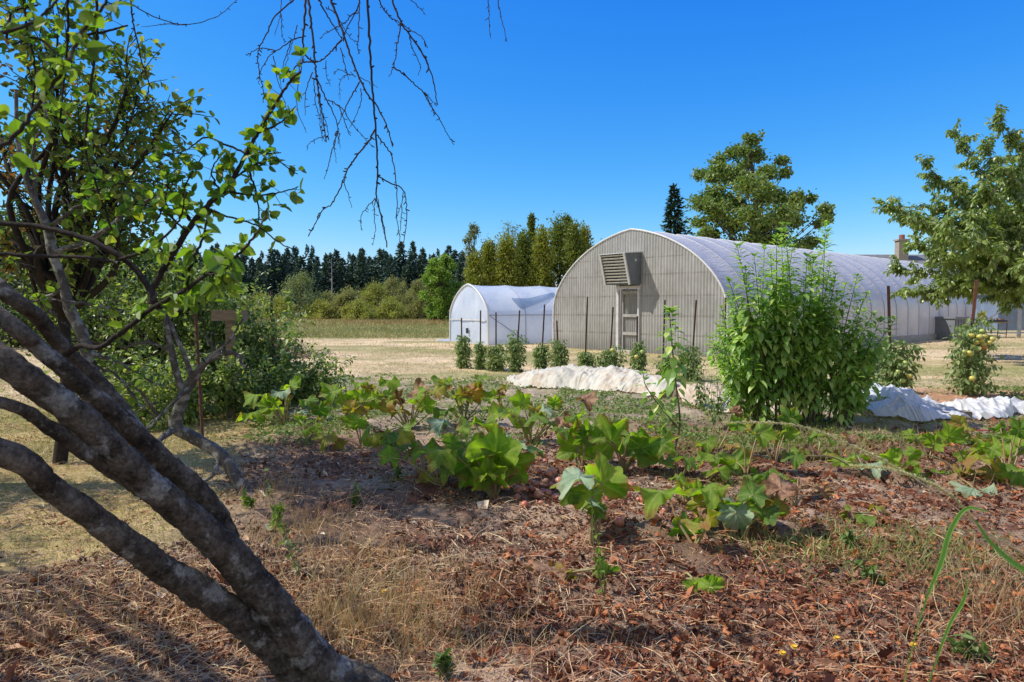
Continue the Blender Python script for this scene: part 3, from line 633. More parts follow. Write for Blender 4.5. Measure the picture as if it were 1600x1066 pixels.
def yard():
    # blue tarped shed behind, bin, tank, table, gate
    c = W(1640, 490, 44); g = thing('shed', 'blue sided shed under the hanging cherry branches at the right edge', 'shed', (c[0], 44, 0))
    m = MB(); box(m, (0, 2, 1.15), (6.6, 4, 2.3)); m.build('wall', plain('blue_siding', (.20, .26, .38), .5, n=1.5, var=.3), g)
    m = MB(); box(m, (0, 2, 2.36), (7.0, 4.4, .12)); m.build('roof', plain('shed_roof', (.25, .27, .32), .6), g)
    m = MB(); box(m, (2.2, -.03, 1.0), (1.3, .08, 2.0)); m.build('door', plain('dark_shed_door', (.08, .10, .15), .5), g)
    c = G(1485, 531); g = thing('storage_bin', 'grey plastic storage bin at the far corner of the big greenhouse', 'bin', (c[0], c[1], 0), rz=.5)
    gm = plain('grey_plastic', (.20, .21, .23), .6, n=3)
    m = MB(); box(m, (0, 0, .5), (1.05, .9, .95)); 
    for k in range(5): box(m, (-.42 + .21 * k, -.463, .5), (.05, .03, .85))
    m.build('tub', gm, g); m = MB(); box(m, (0, 0, 1.02), (1.15, 1.0, .09)); m.build('lid', gm, g)
    c = G(1502, 528); g = thing('water_tank', 'white caged water tank between the grey bin and the blue shed', 'tank', (c[0] + .2, c[1] + 2.0, 0))
    m = MB(); box(m, (0, 0, 1.1), (1.15, 1.0, 1.1)); box(m, (0, 0, .28), (1.2, 1.05, .5)); m.build('tank_body', film('tank_plastic', (.7, .72, .74), (.5, .52, .55), .2, 0), g)
    for k in range(6):
        m = MB(); x = -.58 + .232 * k; tube(m, [A(x, -.56, .4), A(x, -.56, 1.7)], .015, 5); m.build('cage_bar', M['galv'], g)
    for z in (.6, .95, 1.3, 1.68):
        m = MB(); tube(m, [A(-.6, -.575, z), A(.6, -.575, z)], .015, 5); m.build('cage_bar', M['galv'], g)
    m = MB(); xx = np.linspace(-.5, .3, 14); yy = np.linspace(-.5, .3, 12); X, Y = np.meshgrid(xx, yy); Z = 1.78 - .25 * ((X + .1) ** 2 + Y ** 2) * 2 + .12 * fbm(X * 5, Y * 5, 8)
    i = np.arange(11)[:, None] * 14; j = np.arange(13)[None]; m.add(np.stack([X, Y, Z], -1).reshape(-1, 3), np.stack([i + j, i + j + 1, i + 15 + j, i + 14 + j], -1).reshape(-1, 4))
    tag(m.build('crumpled_sheet', plain('white_cloth', (.72, .70, .66), .8), None, True, loc=(c[0] + .2, c[1] + 2.0, 0)), 'crumpled white cloth draped over the caged water tank', 'cloth')
    c = G(1549, 528); tt = thing('folding_table', 'wooden topped folding table standing on the lawn by the blue shed', 'table', (c[0], c[1], 0))
    m = MB(); box(m, (0, 0, .76), (1.5, .75, .045)); m.build('table_top', M['wood'], tt)
    for x in (-.55, .5):
        m = MB(); tube(m, [A(x, -.3, 0), A(x + .03, -.3, .74)], .018, 5); tube(m, [A(x, .3, 0), A(x + .03, .3, .74)], .018, 5); tube(m, [A(x, -.3, .2), A(x, .3, .2)], .012, 5); m.build('leg', M['rust'], tt)
    pz = .785; g = thing('flower_pot', 'white pot with a small green plant on the left of the folding table', 'pot', (c[0] - .5, c[1], pz))
    m = MB(); tube(m, [A(0, 0, 0), A(0, 0, .24)], [.12, .17], 12, cap=True); m.build('pot', M['white'], g, True)
    m = MB(); D = rdir(90); D[:, 2] = np.abs(D[:, 2]) + .4; scatter(m, LEAF, np.tile(A(0, 0, .22), (90, 1)) + rng.normal(size=(90, 3)) * .07, D, rdir(90), np.full(90, .22)); m.build('foliage', M['willow_y'], g)
    g = thing('seed_tray', 'dark tray of small pots lying on the folding table', 'tray', (c[0] + .25, c[1], pz))
    m = MB(); box(m, (0, 0, .04), (.75, .4, .07)); m.build('tray', M['black'], g)
    for k in range(5):
        m = MB(); tube(m, [A(-.28 + .14 * k, .02 * (k % 2), .075), A(-.28 + .14 * k, .02 * (k % 2), .17)], [.04, .055], 8, cap=True); m.build('small_pot', [M['rust_b'], M['wood_pale']][k % 2], g, True)
    # gate
    c = G(1592, 527); g = thing('metal_gate', 'tall grey steel gate post with slanting brace at the right edge', 'gate', (c[0], c[1], 0))
    m = MB(); box(m, (0, 0, 1.25), (.12, .12, 2.5)); m.build('post', M['galv'], g)
    m = MB(); box(m, (.7, 0, 1.25), (.12, .12, 2.5)); m.build('post', M['galv'], g)
    m = MB(); tube(m, [A(-2.6, .1, .25), A(0, .1, 1.85)], .05, 6); m.build('brace', M['galv'], g)
    m = MB(); tube(m, [A(-2.6, .1, .22), A(2.5, .1, .22)], .04, 6); m.build('rail', M['galv'], g)
yard()

# ------------------------------------------------------------------ generic trees
def crown(seed, Hh, Rr, base, ncl, nleaf, ls, shape='oval', T=KITE, trunk=.2, droop=.2, spread=1.0, flat=.75, leafdens=1.0, limb=True, lobes=.25):
    r = np.random.default_rng(seed); wood, lf = MB(), MB()
    tp = smooth_path([A(0, 0, -.1), A(r.normal() * .1, r.normal() * .1, Hh * .35), A(r.normal() * .3, r.normal() * .3, Hh * .7), A(0, 0, Hh * .93)], 5)
    tube(wood, tp, np.linspace(trunk, trunk * .12, len(tp)), 8)
    b = base * Hh; ph = r.uniform(0, 6, 4)
    for i in range(ncl):
        t = (i + r.uniform()) / ncl
        if shape == 'oval': rad = Rr * math.sqrt(max(.06, 1 - (2 * t - .85) ** 2 / 1.35))
        elif shape == 'cone': rad = Rr * (1 - t) ** .75 + .12 * Rr
        elif shape == 'dome': rad = Rr * math.sqrt(max(.04, 1 - t ** 2))
        else: rad = Rr * (1 - .3 * t)
        az = r.uniform(0, 2 * PI); rad *= 1 + lobes * math.sin(2 * az + ph[0] + 4 * t) + lobes * .6 * math.sin(3 * az + ph[1])
        q = math.sqrt(r.uniform(.15, 1)); rc = Rr * r.uniform(.16, .30) * spread
        z = b + t * (Hh - b) - rc * .3; c = A(math.cos(az) * max(0, rad - rc * .6) * q, math.sin(az) * max(0, rad - rc * .6) * q, z)
        if limb:
            z0 = max(.12 * Hh, z - r.uniform(.4, .9) * np.hypot(c[0], c[1]) - .1 * Hh); k = np.interp(z0, tp[:, 2], np.arange(len(tp))); p0 = tp[int(k)]
            P = smooth_path([p0, (p0 + c) / 2 + A(0, 0, -.06 * Hh) + r.normal(size=3) * .04 * Rr, c], 4)
            tube(wood, P, [trunk * .28, trunk * .08], 5)
            for _ in range(3):
                e = c + nrm(r.normal(size=3)) * rc * .9; tube(wood, [c, (c + e) / 2 + r.normal(size=3) * .05, e], [trunk * .08, trunk * .03], 4)
        n = int(nleaf / ncl * r.uniform(.6, 1.4)); d = nrm(r.normal(size=(n, 3))); rr = rc * np.minimum(np.abs(r.normal(.62, .34, n)), 1.15) * (1 + .25 * np.sin(d[:, 0] * 5 + i) * np.sin(d[:, 2] * 6))
        P = c + d * rr[:, None] * A(1, 1, flat)
        D = nrm(d * .6 + r.normal(size=(n, 3)) * .6 + A(0, 0, -droop)); N = nrm(d * .5 + r.normal(size=(n, 3)) * .5 + A(0, 0, .7))
        scatter(lf, T, P, D, N, ls * r.uniform(.6, 1.3, n))
    return wood, lf
def place(name, label, cat, wood, lf, loc, wmat, lmat, group=None, rz=0, sc_=1, crown_name='crown'):
    g = thing(name, label, cat, loc, group, rz); wood.build('trunk', wmat, g, True); lf.build(crown_name, lmat, g); g.scale = (sc_,) * 3; return g
def conifer(seed, Hh, Rr, nlev, nb, card, T=KITE, base=.06, trunk=.2, sp=5):
    r = np.random.default_rng(seed); wood, lf = MB(), MB(); tube(wood, [A(0, 0, -.1), A(0, 0, Hh)], [trunk, .02], 6)
    P, D, S = [], [], []
    for l in range(nlev):
        t = l / nlev; z = Hh * (base + (1 - base) * t); R_ = Rr * (1 - t) ** .85 * r.uniform(.8, 1.15) + .02 * Rr
        for b in range(max(3, int(nb * (1 - .55 * t)))):
            az = r.uniform(0, 2 * PI); L = R_ * r.uniform(.6, 1.12); dn = A(math.cos(az), math.sin(az), -.28 + .5 * t)
            for q in range(sp):
                f = (q + .6) / sp; P.append(A(0, 0, z) + dn * L * f * A(1, 1, 1 + .4 * f)); 
                D.append(nrm(dn + r.normal(size=3) * .45 + A(0, 0, -.15))); S.append(card * (1.25 - .6 * f) * (1 - .6 * t) * r.uniform(.7, 1.2))
    P = np.array(P); D = np.array(D); scatter(lf, T, P, D, nrm(r.normal(size=P.shape) * .5 + A(0, 0, 1)), np.array(S))
    n = 30; scatter(lf, T, np.stack([0 * np.arange(n), 0 * np.arange(n), Hh * np.linspace(.86, 1.0, n) - .1], -1), nrm(r.normal(size=(n, 3)) * .5 + A(0, 0, .8)), rdir(n, r), np.full(n, card * .4)); return wood, lf

def forest():
    protos = []; r = np.random.default_rng(5)
    for k in range(6):
        w_, l_ = conifer(100 + k, 19 + 1.0 * (k % 3), 4.6 + .5 * k, 38, 15, 2.3, kiteT(.30, .05), base=.04, trunk=.3, sp=4)
        g = place('conifer', 'dark blue green conifer in the forest edge beyond the meadow', 'tree', w_, l_, (0, 0, 0), M['trunk_far'], M['fir'] if k % 2 else M['fir2'], 'conifers of the forest edge'); protos.append(g)
    spots = []; x = -185
    while x < -6:
        spots.append((x, 232 + r.uniform(-7, 7), r.uniform(.78, 1.08))); x += r.uniform(2.0, 3.6)
    x = -180
    while x < 12:
        spots.append((x, 246 + r.uniform(-5, 5), r.uniform(.88, 1.18))); x += r.uniform(2.8, 4.4)
    for i, (x, y, s) in enumerate(spots):
        o = protos[i] if i < 6 else copy_tree(protos[int(r.integers(0, 6))])
        o.location = (x, y, 0); o.rotation_euler = (0, 0, r.uniform(0, 6)); o.scale = (s * r.uniform(.85, 1.15), s, s)
    mb = MB(); w_, l_ = conifer(300, 20, 3.6, 22, 9, 2.2, kiteT(.3, .05), base=.03, sp=3)
    LV = np.concatenate(l_.V); LF = np.concatenate([f for f, m in l_.F])
    for x in np.arange(-260, 15, 3.9):
        s = r.uniform(1.05, 1.3); mb.add(LV * s + A(x + r.normal(), 266 + r.uniform(-8, 8), 0), LF)
    tag(mb.build('distant_forest', M['fir']), 'dense dark conifer forest massed behind the forest edge', 'forest', kind='stuff')
    # forest floor bank so no light shows under
    # dead snag
    m = MB(); c = W(520, 470, 225)
    tube(m, [A(0, 0, 0), A(.1, 0, 9), A(0, 0, 17.5)], [.35, .2, .05], 6)
    for k in range(16):
        z = 7 + k * .6; a = r.uniform(0, 6); tube(m, [A(0, 0, z), A(math.cos(a) * 1.3, math.sin(a) * 1.3, z + .1)], [.06, .02], 4)
    tag(m.build('dead_snag', plain('silver_wood', (.34, .31, .33), .8), None, loc=(c[0], 224, 0)), 'bare pale dead snag standing before the dark conifer forest', 'dead tree')
forest()

def bg_trees():
    # willow hedge across the meadow, one shrub each
    lst = [(300, 468, 60, 'y'), (345, 462, 60, 'g'), (405, 464, 66, 'y'), (436, 470, 60, 'y'), (470, 431, 76, 'g'), (512, 460, 60, 'w'), (548, 456, 66, 'w'), (585, 446, 62, 'y'), (620, 438, 64, 'w'), (652, 441, 50, 'w'), (672, 450, 40, 'b'), (500, 474, 50, 'y'), (560, 474, 50, 'y'), (606, 470, 56, 'y'), (725, 455, 60, 'w')]
    labs = {470: 'tall rounded grey green willow standing above the hedge'}
    for i, (px, py, wd, ty) in enumerate(lst):
        d = 84 + (i % 3) * 2.0 - (4 if py > 469 else 0); h = EYE + (480 - py) / FP * d; R_ = wd / FP * d / 2 * 1.1
        w_, l_ = crown(400 + i, h, R_ * 1.15, .01, 32, 7500, .24, 'dome', kiteT(.22, .08), trunk=.12, droop=-.3, spread=1.15, flat=1.1, lobes=.12)
        mt = {'y': M['willow_y'], 'g': M['willow_g'], 'w': M['willow'], 'b': M['autumn']}[ty]
        c = W(px, 480, d)
        lab = labs.get(px) or ('rusty brown willow shrub beside the bright green round tree' if ty == 'b' else 'yellowish green willow shrub in the hedge across the meadow')
        place('willow_shrub', lab, 'shrub', w_, l_, (c[0], d, 0), M['trunk_far'], mt, None if px in labs or ty == 'b' else 'willow shrubs across the meadow')
    c = W(692, 480, 72); w_, l_ = crown(450, 6.9, 2.35, .06, 80, 20000, .2, 'oval', trunk=.18, droop=.1, spread=.95, lobes=.06)
    place('round_tree', 'bright green rounded tree left of the white hoop house', 'tree', w_, l_, (c[0], 72, 0), M['trunk_far'], M['round'])
    # golden cedar group behind the hoop house
    for i, (px, py, wd, d, m_) in enumerate([(742, 405, 42, 56, 'cedar'), (765, 385, 46, 58, 'cedar'), (792, 378, 50, 57, 'cedar'), (818, 372, 48, 60, 'cedar_g'), (846, 366, 46, 57, 'cedar'), (872, 350, 50, 60, 'cedar_g'), (896, 356, 44, 57, 'cedar_g'), (830, 338, 26, 66, 'cedar_g'), (886, 341, 30, 68, 'cedar_g'), (912, 362, 40, 62, 'cedar'), (940, 395, 40, 60, 'cedar')]):
        h = EYE + (480 - py) / FP * d; R_ = wd / FP * d / 2 * (1.6 if wd > 35 else 1.1); c = W(px, 480, d)
        w_, l_ = crown(470 + i, h, R_, .01, 64, 10500, .24, 'cone', kiteT(.24, .08), trunk=.14, droop=-.5, spread=1.35, flat=1.6, limb=False, lobes=.1)
        lab = {742: 'golden green cedar, lowest and leftmost above the hoop house', 765: 'golden cedar second from the left behind the hoop house', 792: 'golden cedar behind the middle of the hoop house roof', 818: 'greener cedar beside the bare grey tree behind the hoop house', 846: 'golden cedar in front of the tall thin cedar top', 872: 'tall green cedar near the large greenhouse left shoulder', 896: 'green cedar just left of the large greenhouse arch', 830: 'thin pointed cedar top rising above the cedar row', 886: 'highest dark green cedar tip at the right of the cedar row', 912: 'golden cedar half hidden by the arch of the large greenhouse', 940: 'low golden cedar behind the large greenhouse arch'}[px]
        place('cedar_tree', lab, 'tree', w_, l_, (c[0], d, 0), M['trunk_far'], M[m_])
    c = W(742, 480, 62); w_, l_ = crown(490, 9.0, 1.5, .3, 46, 3000, .17, 'oval', trunk=.14, droop=.9, spread=.8, flat=1.5)
    place('birch_tree', 'airy grey green birch with drooping twigs left of the cedars', 'tree', w_, l_, (c[0], 62, 0), M['bark_grey'], M['birch'])
    c = W(795, 480, 64); w_, l_ = crown(491, 9.4, 1.9, .35, 60, 1100, .15, 'oval', trunk=.13, droop=.3, spread=.9, flat=1.5)
    place('bare_tree', 'nearly bare pale grey tree rising among the cedars', 'tree', w_, l_, (c[0], 64, 0), M['bark_grey'], M['birch'])
    c = W(850, 480, 66); w_, l_ = crown(492, 9.3, 1.6, .4, 40, 1900, .17, 'oval', trunk=.12, droop=.3, spread=.8, flat=1.3)
    place('thin_tree', 'thin leafed tree between the two tall cedar tips', 'tree', w_, l_, (c[0], 66, 0), M['bark_grey'], M['alder'])
    # spruce + big broadleaf
    c = W(1052, 480, 72); w_, l_ = conifer(500, 14.2, 3.9, 42, 17, 1.25, kiteT(.2, .05), base=.05, sp=6)
    place('spruce_tree', 'dark pointed spruce rising behind the greenhouse roof', 'tree', w_, l_, (c[0], 72, 0), M['trunk_far'], M['spruce'])
    c = W(1176, 480, 52); big_tree(c)
def big_tree(c):
    r = np.random.default_rng(31); wood, lf = MB(), MB(); d = 52.0
    m2 = d / FP
    def L(px, py, dy=0): return A((px - 1176) * m2, dy, EYE + (480 - py) * m2)
    tr = smooth_path([L(1176, 520), L(1172, 400), L(1178, 320), L(1170, 260), L(1165, 222)], 5); tube(wood, tr, [.34, .26, .16, .05], 8)
    cl = [(1165, 220, 13), (1150, 238, 15), (1180, 240, 16), (1128, 246, 14), (1112, 270, 16), (1145, 265, 20), (1180, 270, 18), (1210, 252, 13), (1222, 272, 12), (1100, 300, 16), (1130, 300, 22), (1165, 305, 22), (1200, 300, 16), (1092, 325, 14), (1118, 335, 22), (1150, 345, 24), (1185, 345, 22), (1215, 318, 15), (1240, 312, 14), (1260, 315, 11), (1228, 340, 18), (1252, 335, 12), (1205, 370, 20), (1115, 362, 20), (1160, 380, 22), (1240, 362, 16), (1262, 352, 9), (1092, 345, 10), (1220, 392, 20), (1130, 395, 22), (1185, 395, 24), (1250, 385, 14), (1092, 362, 9)]
    for (px, py, rp) in cl:
        for s in range(2):
            dy = r.normal() * 1.8; cc = L(px + r.normal() * 4, py + 4 + r.normal() * 4, dy); rc = rp * m2 * (.9 if s == 0 else .7)
            z0 = cc[2] - .5 * abs(cc[0]) - 1.2; i = int(np.clip(np.interp(z0, tr[:, 2], np.arange(len(tr))), 0, len(tr) - 1))
            P = smooth_path([tr[i], (tr[i] + cc) / 2 - A(0, 0, .25), cc], 4); tube(wood, P, [.06, .02], 5)
            for _ in range(4):
                e = cc + nrm(r.normal(size=3)) * rc; tube(wood, [cc, e], [.015, .006], 4)
            n = int(560 * (rp / 16) ** 1.6); dd = nrm(r.normal(size=(n, 3))); P = cc + dd * (rc * np.abs(r.normal(.6, .42, n)))[:, None] * A(1.1, 1.1, .8)
            scatter(lf, leafT(.36), P, nrm(r.normal(size=(n, 3)) * .8 + A(0, 0, -.1)), nrm(r.normal(size=(n, 3)) + A(0, 0, .7)), .24 * r.uniform(.6, 1.3, n))
    place('broadleaf_tree', 'large airy broadleaf tree rising behind the middle of the greenhouse roof', 'tree', wood, lf, (c[0], d, 0), M['trunk_far'], M['alder'])
bg_trees()

# recursive growth for nearer trees
def grow(wood, nodes, p, d, L, rad, lvl, r, jit=.25, trop=A(0, 0, .02), ang=.8, kids=5, seg=None, minl=0, nseg=6):
    seg = seg or L / 7; n = max(3, int(L / seg)); P = [p]; d = nrm(d)
    for i in range(n):
        d = nrm(d + r.normal(size=3) * jit * .5 + trop); P.append(P[-1] + d * seg)
    P = np.array(P); tube(wood, P, np.linspace(rad, rad * .45, len(P)), nseg if lvl else 4)
    if lvl == 0:
        for q in range(1, len(P)): nodes.append((P[q], nrm(P[q] - P[q - 1])))
        return
    for k in range(kids):
        t = .25 + .75 * (k + r.uniform()) / kids; i = min(len(P) - 2, int(t * n)); dd = nrm(P[i + 1] - P[i]); a = r.uniform(0, 2 * PI)
        u = nrm(np.cross(dd, A(.2, .3, 1))); v = np.cross(dd, u); cd = nrm(dd * math.cos(ang) + (u * math.cos(a) + v * math.sin(a)) * math.sin(ang))
        grow(wood, nodes, P[i], cd, L * r.uniform(.45, .68), rad * (1 - .5 * t) * .55, lvl - 1, r, jit, trop, ang, kids, None, minl, max(4, nseg - 1))
    grow(wood, nodes, P[-1], d, L * .5, rad * .45, lvl - 1, r, jit, trop, ang, kids, None, minl, max(4, nseg - 1))
def leaves_at(lf, nodes, r, per, size, T, droop=.4, spread=.03, mat=0):
    if not nodes: return
    P = np.array([n[0] for n in nodes]); D = np.array([n[1] for n in nodes]); P = np.repeat(P, per, 0); D = np.repeat(D, per, 0); n = len(P)
    side = nrm(r.normal(size=(n, 3))); dd = nrm(D * .4 + side * .8 + A(0, 0, -droop))
    scatter(lf, T, P + side * spread * r.uniform(0, 1, n)[:, None], dd, nrm(A(0, 0, 1) + r.normal(size=(n, 3)) * .5), size * r.uniform(.55, 1.25, n), mat)

def cherry():
    r = np.random.default_rng(77); d0 = 19.0; base = A((1668 - 800) / FP * d0, d0, 0); wood, lf, nodes = MB(), MB(), []
    tk = smooth_path([base + A(0, 0, -.1), base + A(.05, 0, .8), base + A(-.05, .1, 1.5)], 4); tube(wood, tk, [.22, .17], 10, rough=.1)
    top = tk[-1]
    tips = [(1392, 322), (1450, 262), (1495, 212), (1560, 190), (1400, 420), (1430, 380), (1460, 320), (1500, 380), (1540, 300), (1590, 225), (1600, 290), (1560, 400), (1480, 440), (1420, 455), (1530, 440), (1600, 420), (1680, 200), (1760, 300), (1720, 400), (1640, 330), (1800, 420), (1500, 290), (1540, 230), (1600, 350), (1440, 345), (1470, 400), (1640, 210), (1570, 340), (1620, 440), (1560, 460), (1410, 330), (1520, 340), (1480, 350), (1580, 270)]
    for k, (px, py) in enumerate(tips):
        e = W(px, py, d0 + r.normal() * 1.4); v = e - top; m1 = top + v * .3 + A(0, 0, .28 * abs(v[0]) * .5 + .15); m2 = top + v * .68 + A(0, 0, .12)
        P = smooth_path([top, m1, m2, e], 6); tube(wood, P, [.085, .05, .025, .008], 6)
        n = len(P)
        for q in range(int(n * .3), n):
            for s in range(3):
                dd = nrm(P[min(q + 1, n - 1)] - P[q - 1]); a = nrm(dd * .75 + r.normal(size=3) * .55 + A(0, 0, .1)); L = r.uniform(.3, .75) * (1.15 - .5 * q / n)
                grow(wood, nodes, P[q], a, L, .010, 0, r, .3, A(0, 0, -.02), seg=L / 6)
    r2 = np.random.default_rng(3); leaves_at(lf, nodes, r2, 6, .145, leafT(.26, .08, .25), .75, .07)
    g = thing('cherry_tree', 'leafy cherry tree with drooping leaves reaching in from the right edge', 'tree', (0, 0, 0))
    g.location = tuple(base)
    for mb, nm, mt in ((wood, 'trunk', M['bark_grey']), (lf, 'crown', M['cherry'])):
        mb.V = [v - base for v in mb.V]; mb.build(nm, mt, g, nm == 'trunk')
    return len(nodes)
cherry()

def left_trees():
    # taller tree left, about 7 m away
    for (name, lab, bx, by, Hh, sd, lm, az, tips) in [
        ('rusty_leaved_tree', 'tall leafy tree with rust brown leaf patches at the left edge', -4.3, 6.4, 6, 12, None, 0,
         [(20, 20), (60, 60), (40, 120), (100, 95), (150, 115), (200, 90), (225, 110), (215, 150), (170, 170), (245, 180), (268, 178), (250, 215), (190, 220), (120, 160), (130, 215), (60, 180), (80, 250), (150, 260), (215, 260), (20, 220), (30, 300), (100, 310), (170, 320), (225, 320), (60, 360), (-60, 40), (-120, 140), (-80, 240), (-60, 330), (120, 380), (200, 380), (20, 400), (-40, 420), (250, 300), (90, 40)]),
        ('shrubby_tree', 'dense green shrubby tree low behind the leaning trunks', -5.0, 9.8, 4, 13, None, 0,
         [(20, 440), (80, 420), (140, 440), (200, 430), (250, 450), (290, 440), (50, 480), (120, 490), (180, 480), (240, 500), (90, 540), (160, 540), (220, 550), (-40, 460), (-60, 520), (260, 410), (20, 530)])]:
        r = np.random.default_rng(sd); base = A(bx, by, 0); wood, nodes = MB(), []
        top = base + A(.1, 0, 1.4 if Hh > 5 else .6); tube(wood, smooth_path([base + A(0, 0, -.1), (base + top) / 2 + A(.06, 0, 0), top], 3), [.065, .05], 8)
        for (px, py) in tips:
            e = W(px, py, by + r.normal() * .55); v = e - top; P = smooth_path([top, top + v * .35 + A(0, 0, .2) + r.normal(size=3) * .12, top + v * .7 + A(0, 0, .1) + r.normal(size=3) * .1, e], 6)
            tube(wood, P, [.04, .02, .006], 5); n = len(P)
            for q in range(int(n * .5), n):
                for s in range(2 if (Hh < 5 or q > n * .75) else 1):
                    a = nrm((P[min(q + 1, n - 1)] - P[q - 1]) / np.linalg.norm(P[min(q + 1, n - 1)] - P[q - 1]) * .7 + r.normal(size=3) * .6); L = r.uniform(.2, .45)
                    grow(wood, nodes, P[q], a, L, .006, 0, r, .3, A(0, 0, .0), seg=L / 6)
        g = thing(name, lab, 'tree', base); wood.V = [v - base for v in wood.V]; wood.build('trunk', M['bark_dark'], g, True)
        N = np.array([n[0] for n in nodes]); f = fbm(N[:, 0] * 1.1 + 3, N[:, 2] * 1.1, 5, 3); rust = (f > .55) & (Hh > 5)
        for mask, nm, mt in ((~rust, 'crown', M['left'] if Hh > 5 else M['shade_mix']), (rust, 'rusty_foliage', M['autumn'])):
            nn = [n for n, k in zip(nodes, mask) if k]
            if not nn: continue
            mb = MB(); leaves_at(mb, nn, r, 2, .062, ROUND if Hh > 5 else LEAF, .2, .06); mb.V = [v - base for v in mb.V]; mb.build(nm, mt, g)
    # dark backdrop trees farther left
    for k, (px, py, d, wd) in enumerate([(40, 330, 26, 300), (190, 372, 30, 220), (320, 425, 34, 120)]):
        h = EYE + (480 - py) / FP * d; R_ = wd / FP * d / 2; c = W(px, 480, d); w_, l_ = crown(520 + k, h, R_, .02, 50, 9000, .2, 'dome', trunk=.2, droop=.1, spread=1.1, lobes=.1)
        place('hedge_tree', ['dark green tree behind the rusty leaved tree at the far left', 'dark green tree behind the shrubs, middle of the far left group', 'small dark tree at the right end of the far left group'][k], 'tree', w_, l_, (c[0], d, 0), M['trunk_far'], M['hedge_leaf'])
left_trees()

# ------------------------------------------------------------------ berry canes / shrubs at left
def canes():
    r = np.random.default_rng(55)
    spec = [(130, 600, 10.2, 2.3, 18), (200, 470, 9.8, 2.0, 22), (250, 470, 9.6, 2.0, 22), (300, 470, 9.9, 2.1, 24), (345, 470, 10.2, 1.95, 24), (385, 480, 10.4, 1.7, 22), (420, 520, 10.6, 1.25, 18), (455, 560, 10.9, .85, 14), (488, 580, 11.2, .6, 10), (375, 560, 9.3, .9, 12), (300, 560, 8.8, .9, 12), (240, 560, 8.4, .9, 12), (410, 590, 9.8, .6, 10)]
    labs = ['berry shrub left of the small lichen covered trunk', 'berry shrub directly behind the lichen covered trunk', 'leafy berry shrub behind the forked grey trunk', 'tall berry shrub between the forked trunk and the wooden post', 'tall berry shrub just left of the wooden post', 'berry shrub around the foot of the wooden post', 'berry shrub by the thin rusty stake at the lawn side', 'low berry shrub sloping down right of the rusty stake', 'lowest green shrub at the lawn end of the berry row', 'low shrub in front of the wooden post', 'low shrub in front of the dark metal stake', 'low shrub in shade beside the forked grey trunk', 'small bright shrub behind the leftmost squash leaves']
    for (px, py, d, h, nst), lab in zip(spec, labs):
        c = W(px, 600, d); base = A(c[0], d, float(H(c[0], d))); wood, nodes = MB(), []
        for s in range(nst):
            a = r.uniform(0, 2 * PI); b0 = base + A(math.cos(a) * .22 * r.uniform(), math.sin(a) * .22 * r.uniform(), -.02); hh = h * r.uniform(.6, 1.15); o = A(math.cos(a), math.sin(a), 0) * r.uniform(.1, .5)
            P = smooth_path([b0, b0 + o * .35 + A(0, 0, hh * .5), b0 + o + A(0, 0, hh)], 7); tube(wood, P, [.007, .003], 4)
            for q in range(2, len(P)):
                nodes.append((P[q], nrm(P[q] - P[q - 1])))
                if r.uniform() < .75:
                    L = r.uniform(.1, .28); e = P[q] + nrm(A(r.normal(), r.normal(), r.normal() * .4)) * L; tube(wood, [P[q], e], [.003, .0015], 3)
                    for z in (.5, .75, 1): nodes.append((P[q] * (1 - z) + e * z, nrm(e - P[q])))
        g = thing('berry_shrub', lab, 'shrub', base); wood.V = [v - base for v in wood.V]; wood.build('canes', M['stem'], g)['kind'] = 'stuff'
        mb = MB(); leaves_at(mb, nodes, r, 3, .07, LEAF, .35, .07); mb.V = [v - base for v in mb.V]; mb.build('foliage', M['berry'], g)
    # shoots rising above
    for (px, pt, pb, d, lab) in ((378, 430, 545, 9.0, 'single leafy shoot standing beside the wooden post'), (452, 458, 560, 9.6, 'thin leafy shoot right of the rusty stake')):
        P = smooth_path([W(px - 25, pb + 60, d), W(px - 8, pb, d), W(px, pt, d)], 12); b = P[0].copy(); b[2] = 0; wood = MB(); P = np.vstack([b, P]); tube(wood, P, [.006, .002], 5)
        nodes = [(p, A(0, 0, 1)) for p in P[6:]]; g = thing('leafy_shoot', lab, 'plant', b); wood.V = [v - b for v in wood.V]; wood.build('stem', M['stem'], g)
        mb = MB(); leaves_at(mb, nodes, r, 5, .085, ROUND, .2, .04); mb.V = [v - b for v in mb.V]; mb.build('foliage', M['berry'], g)
canes()

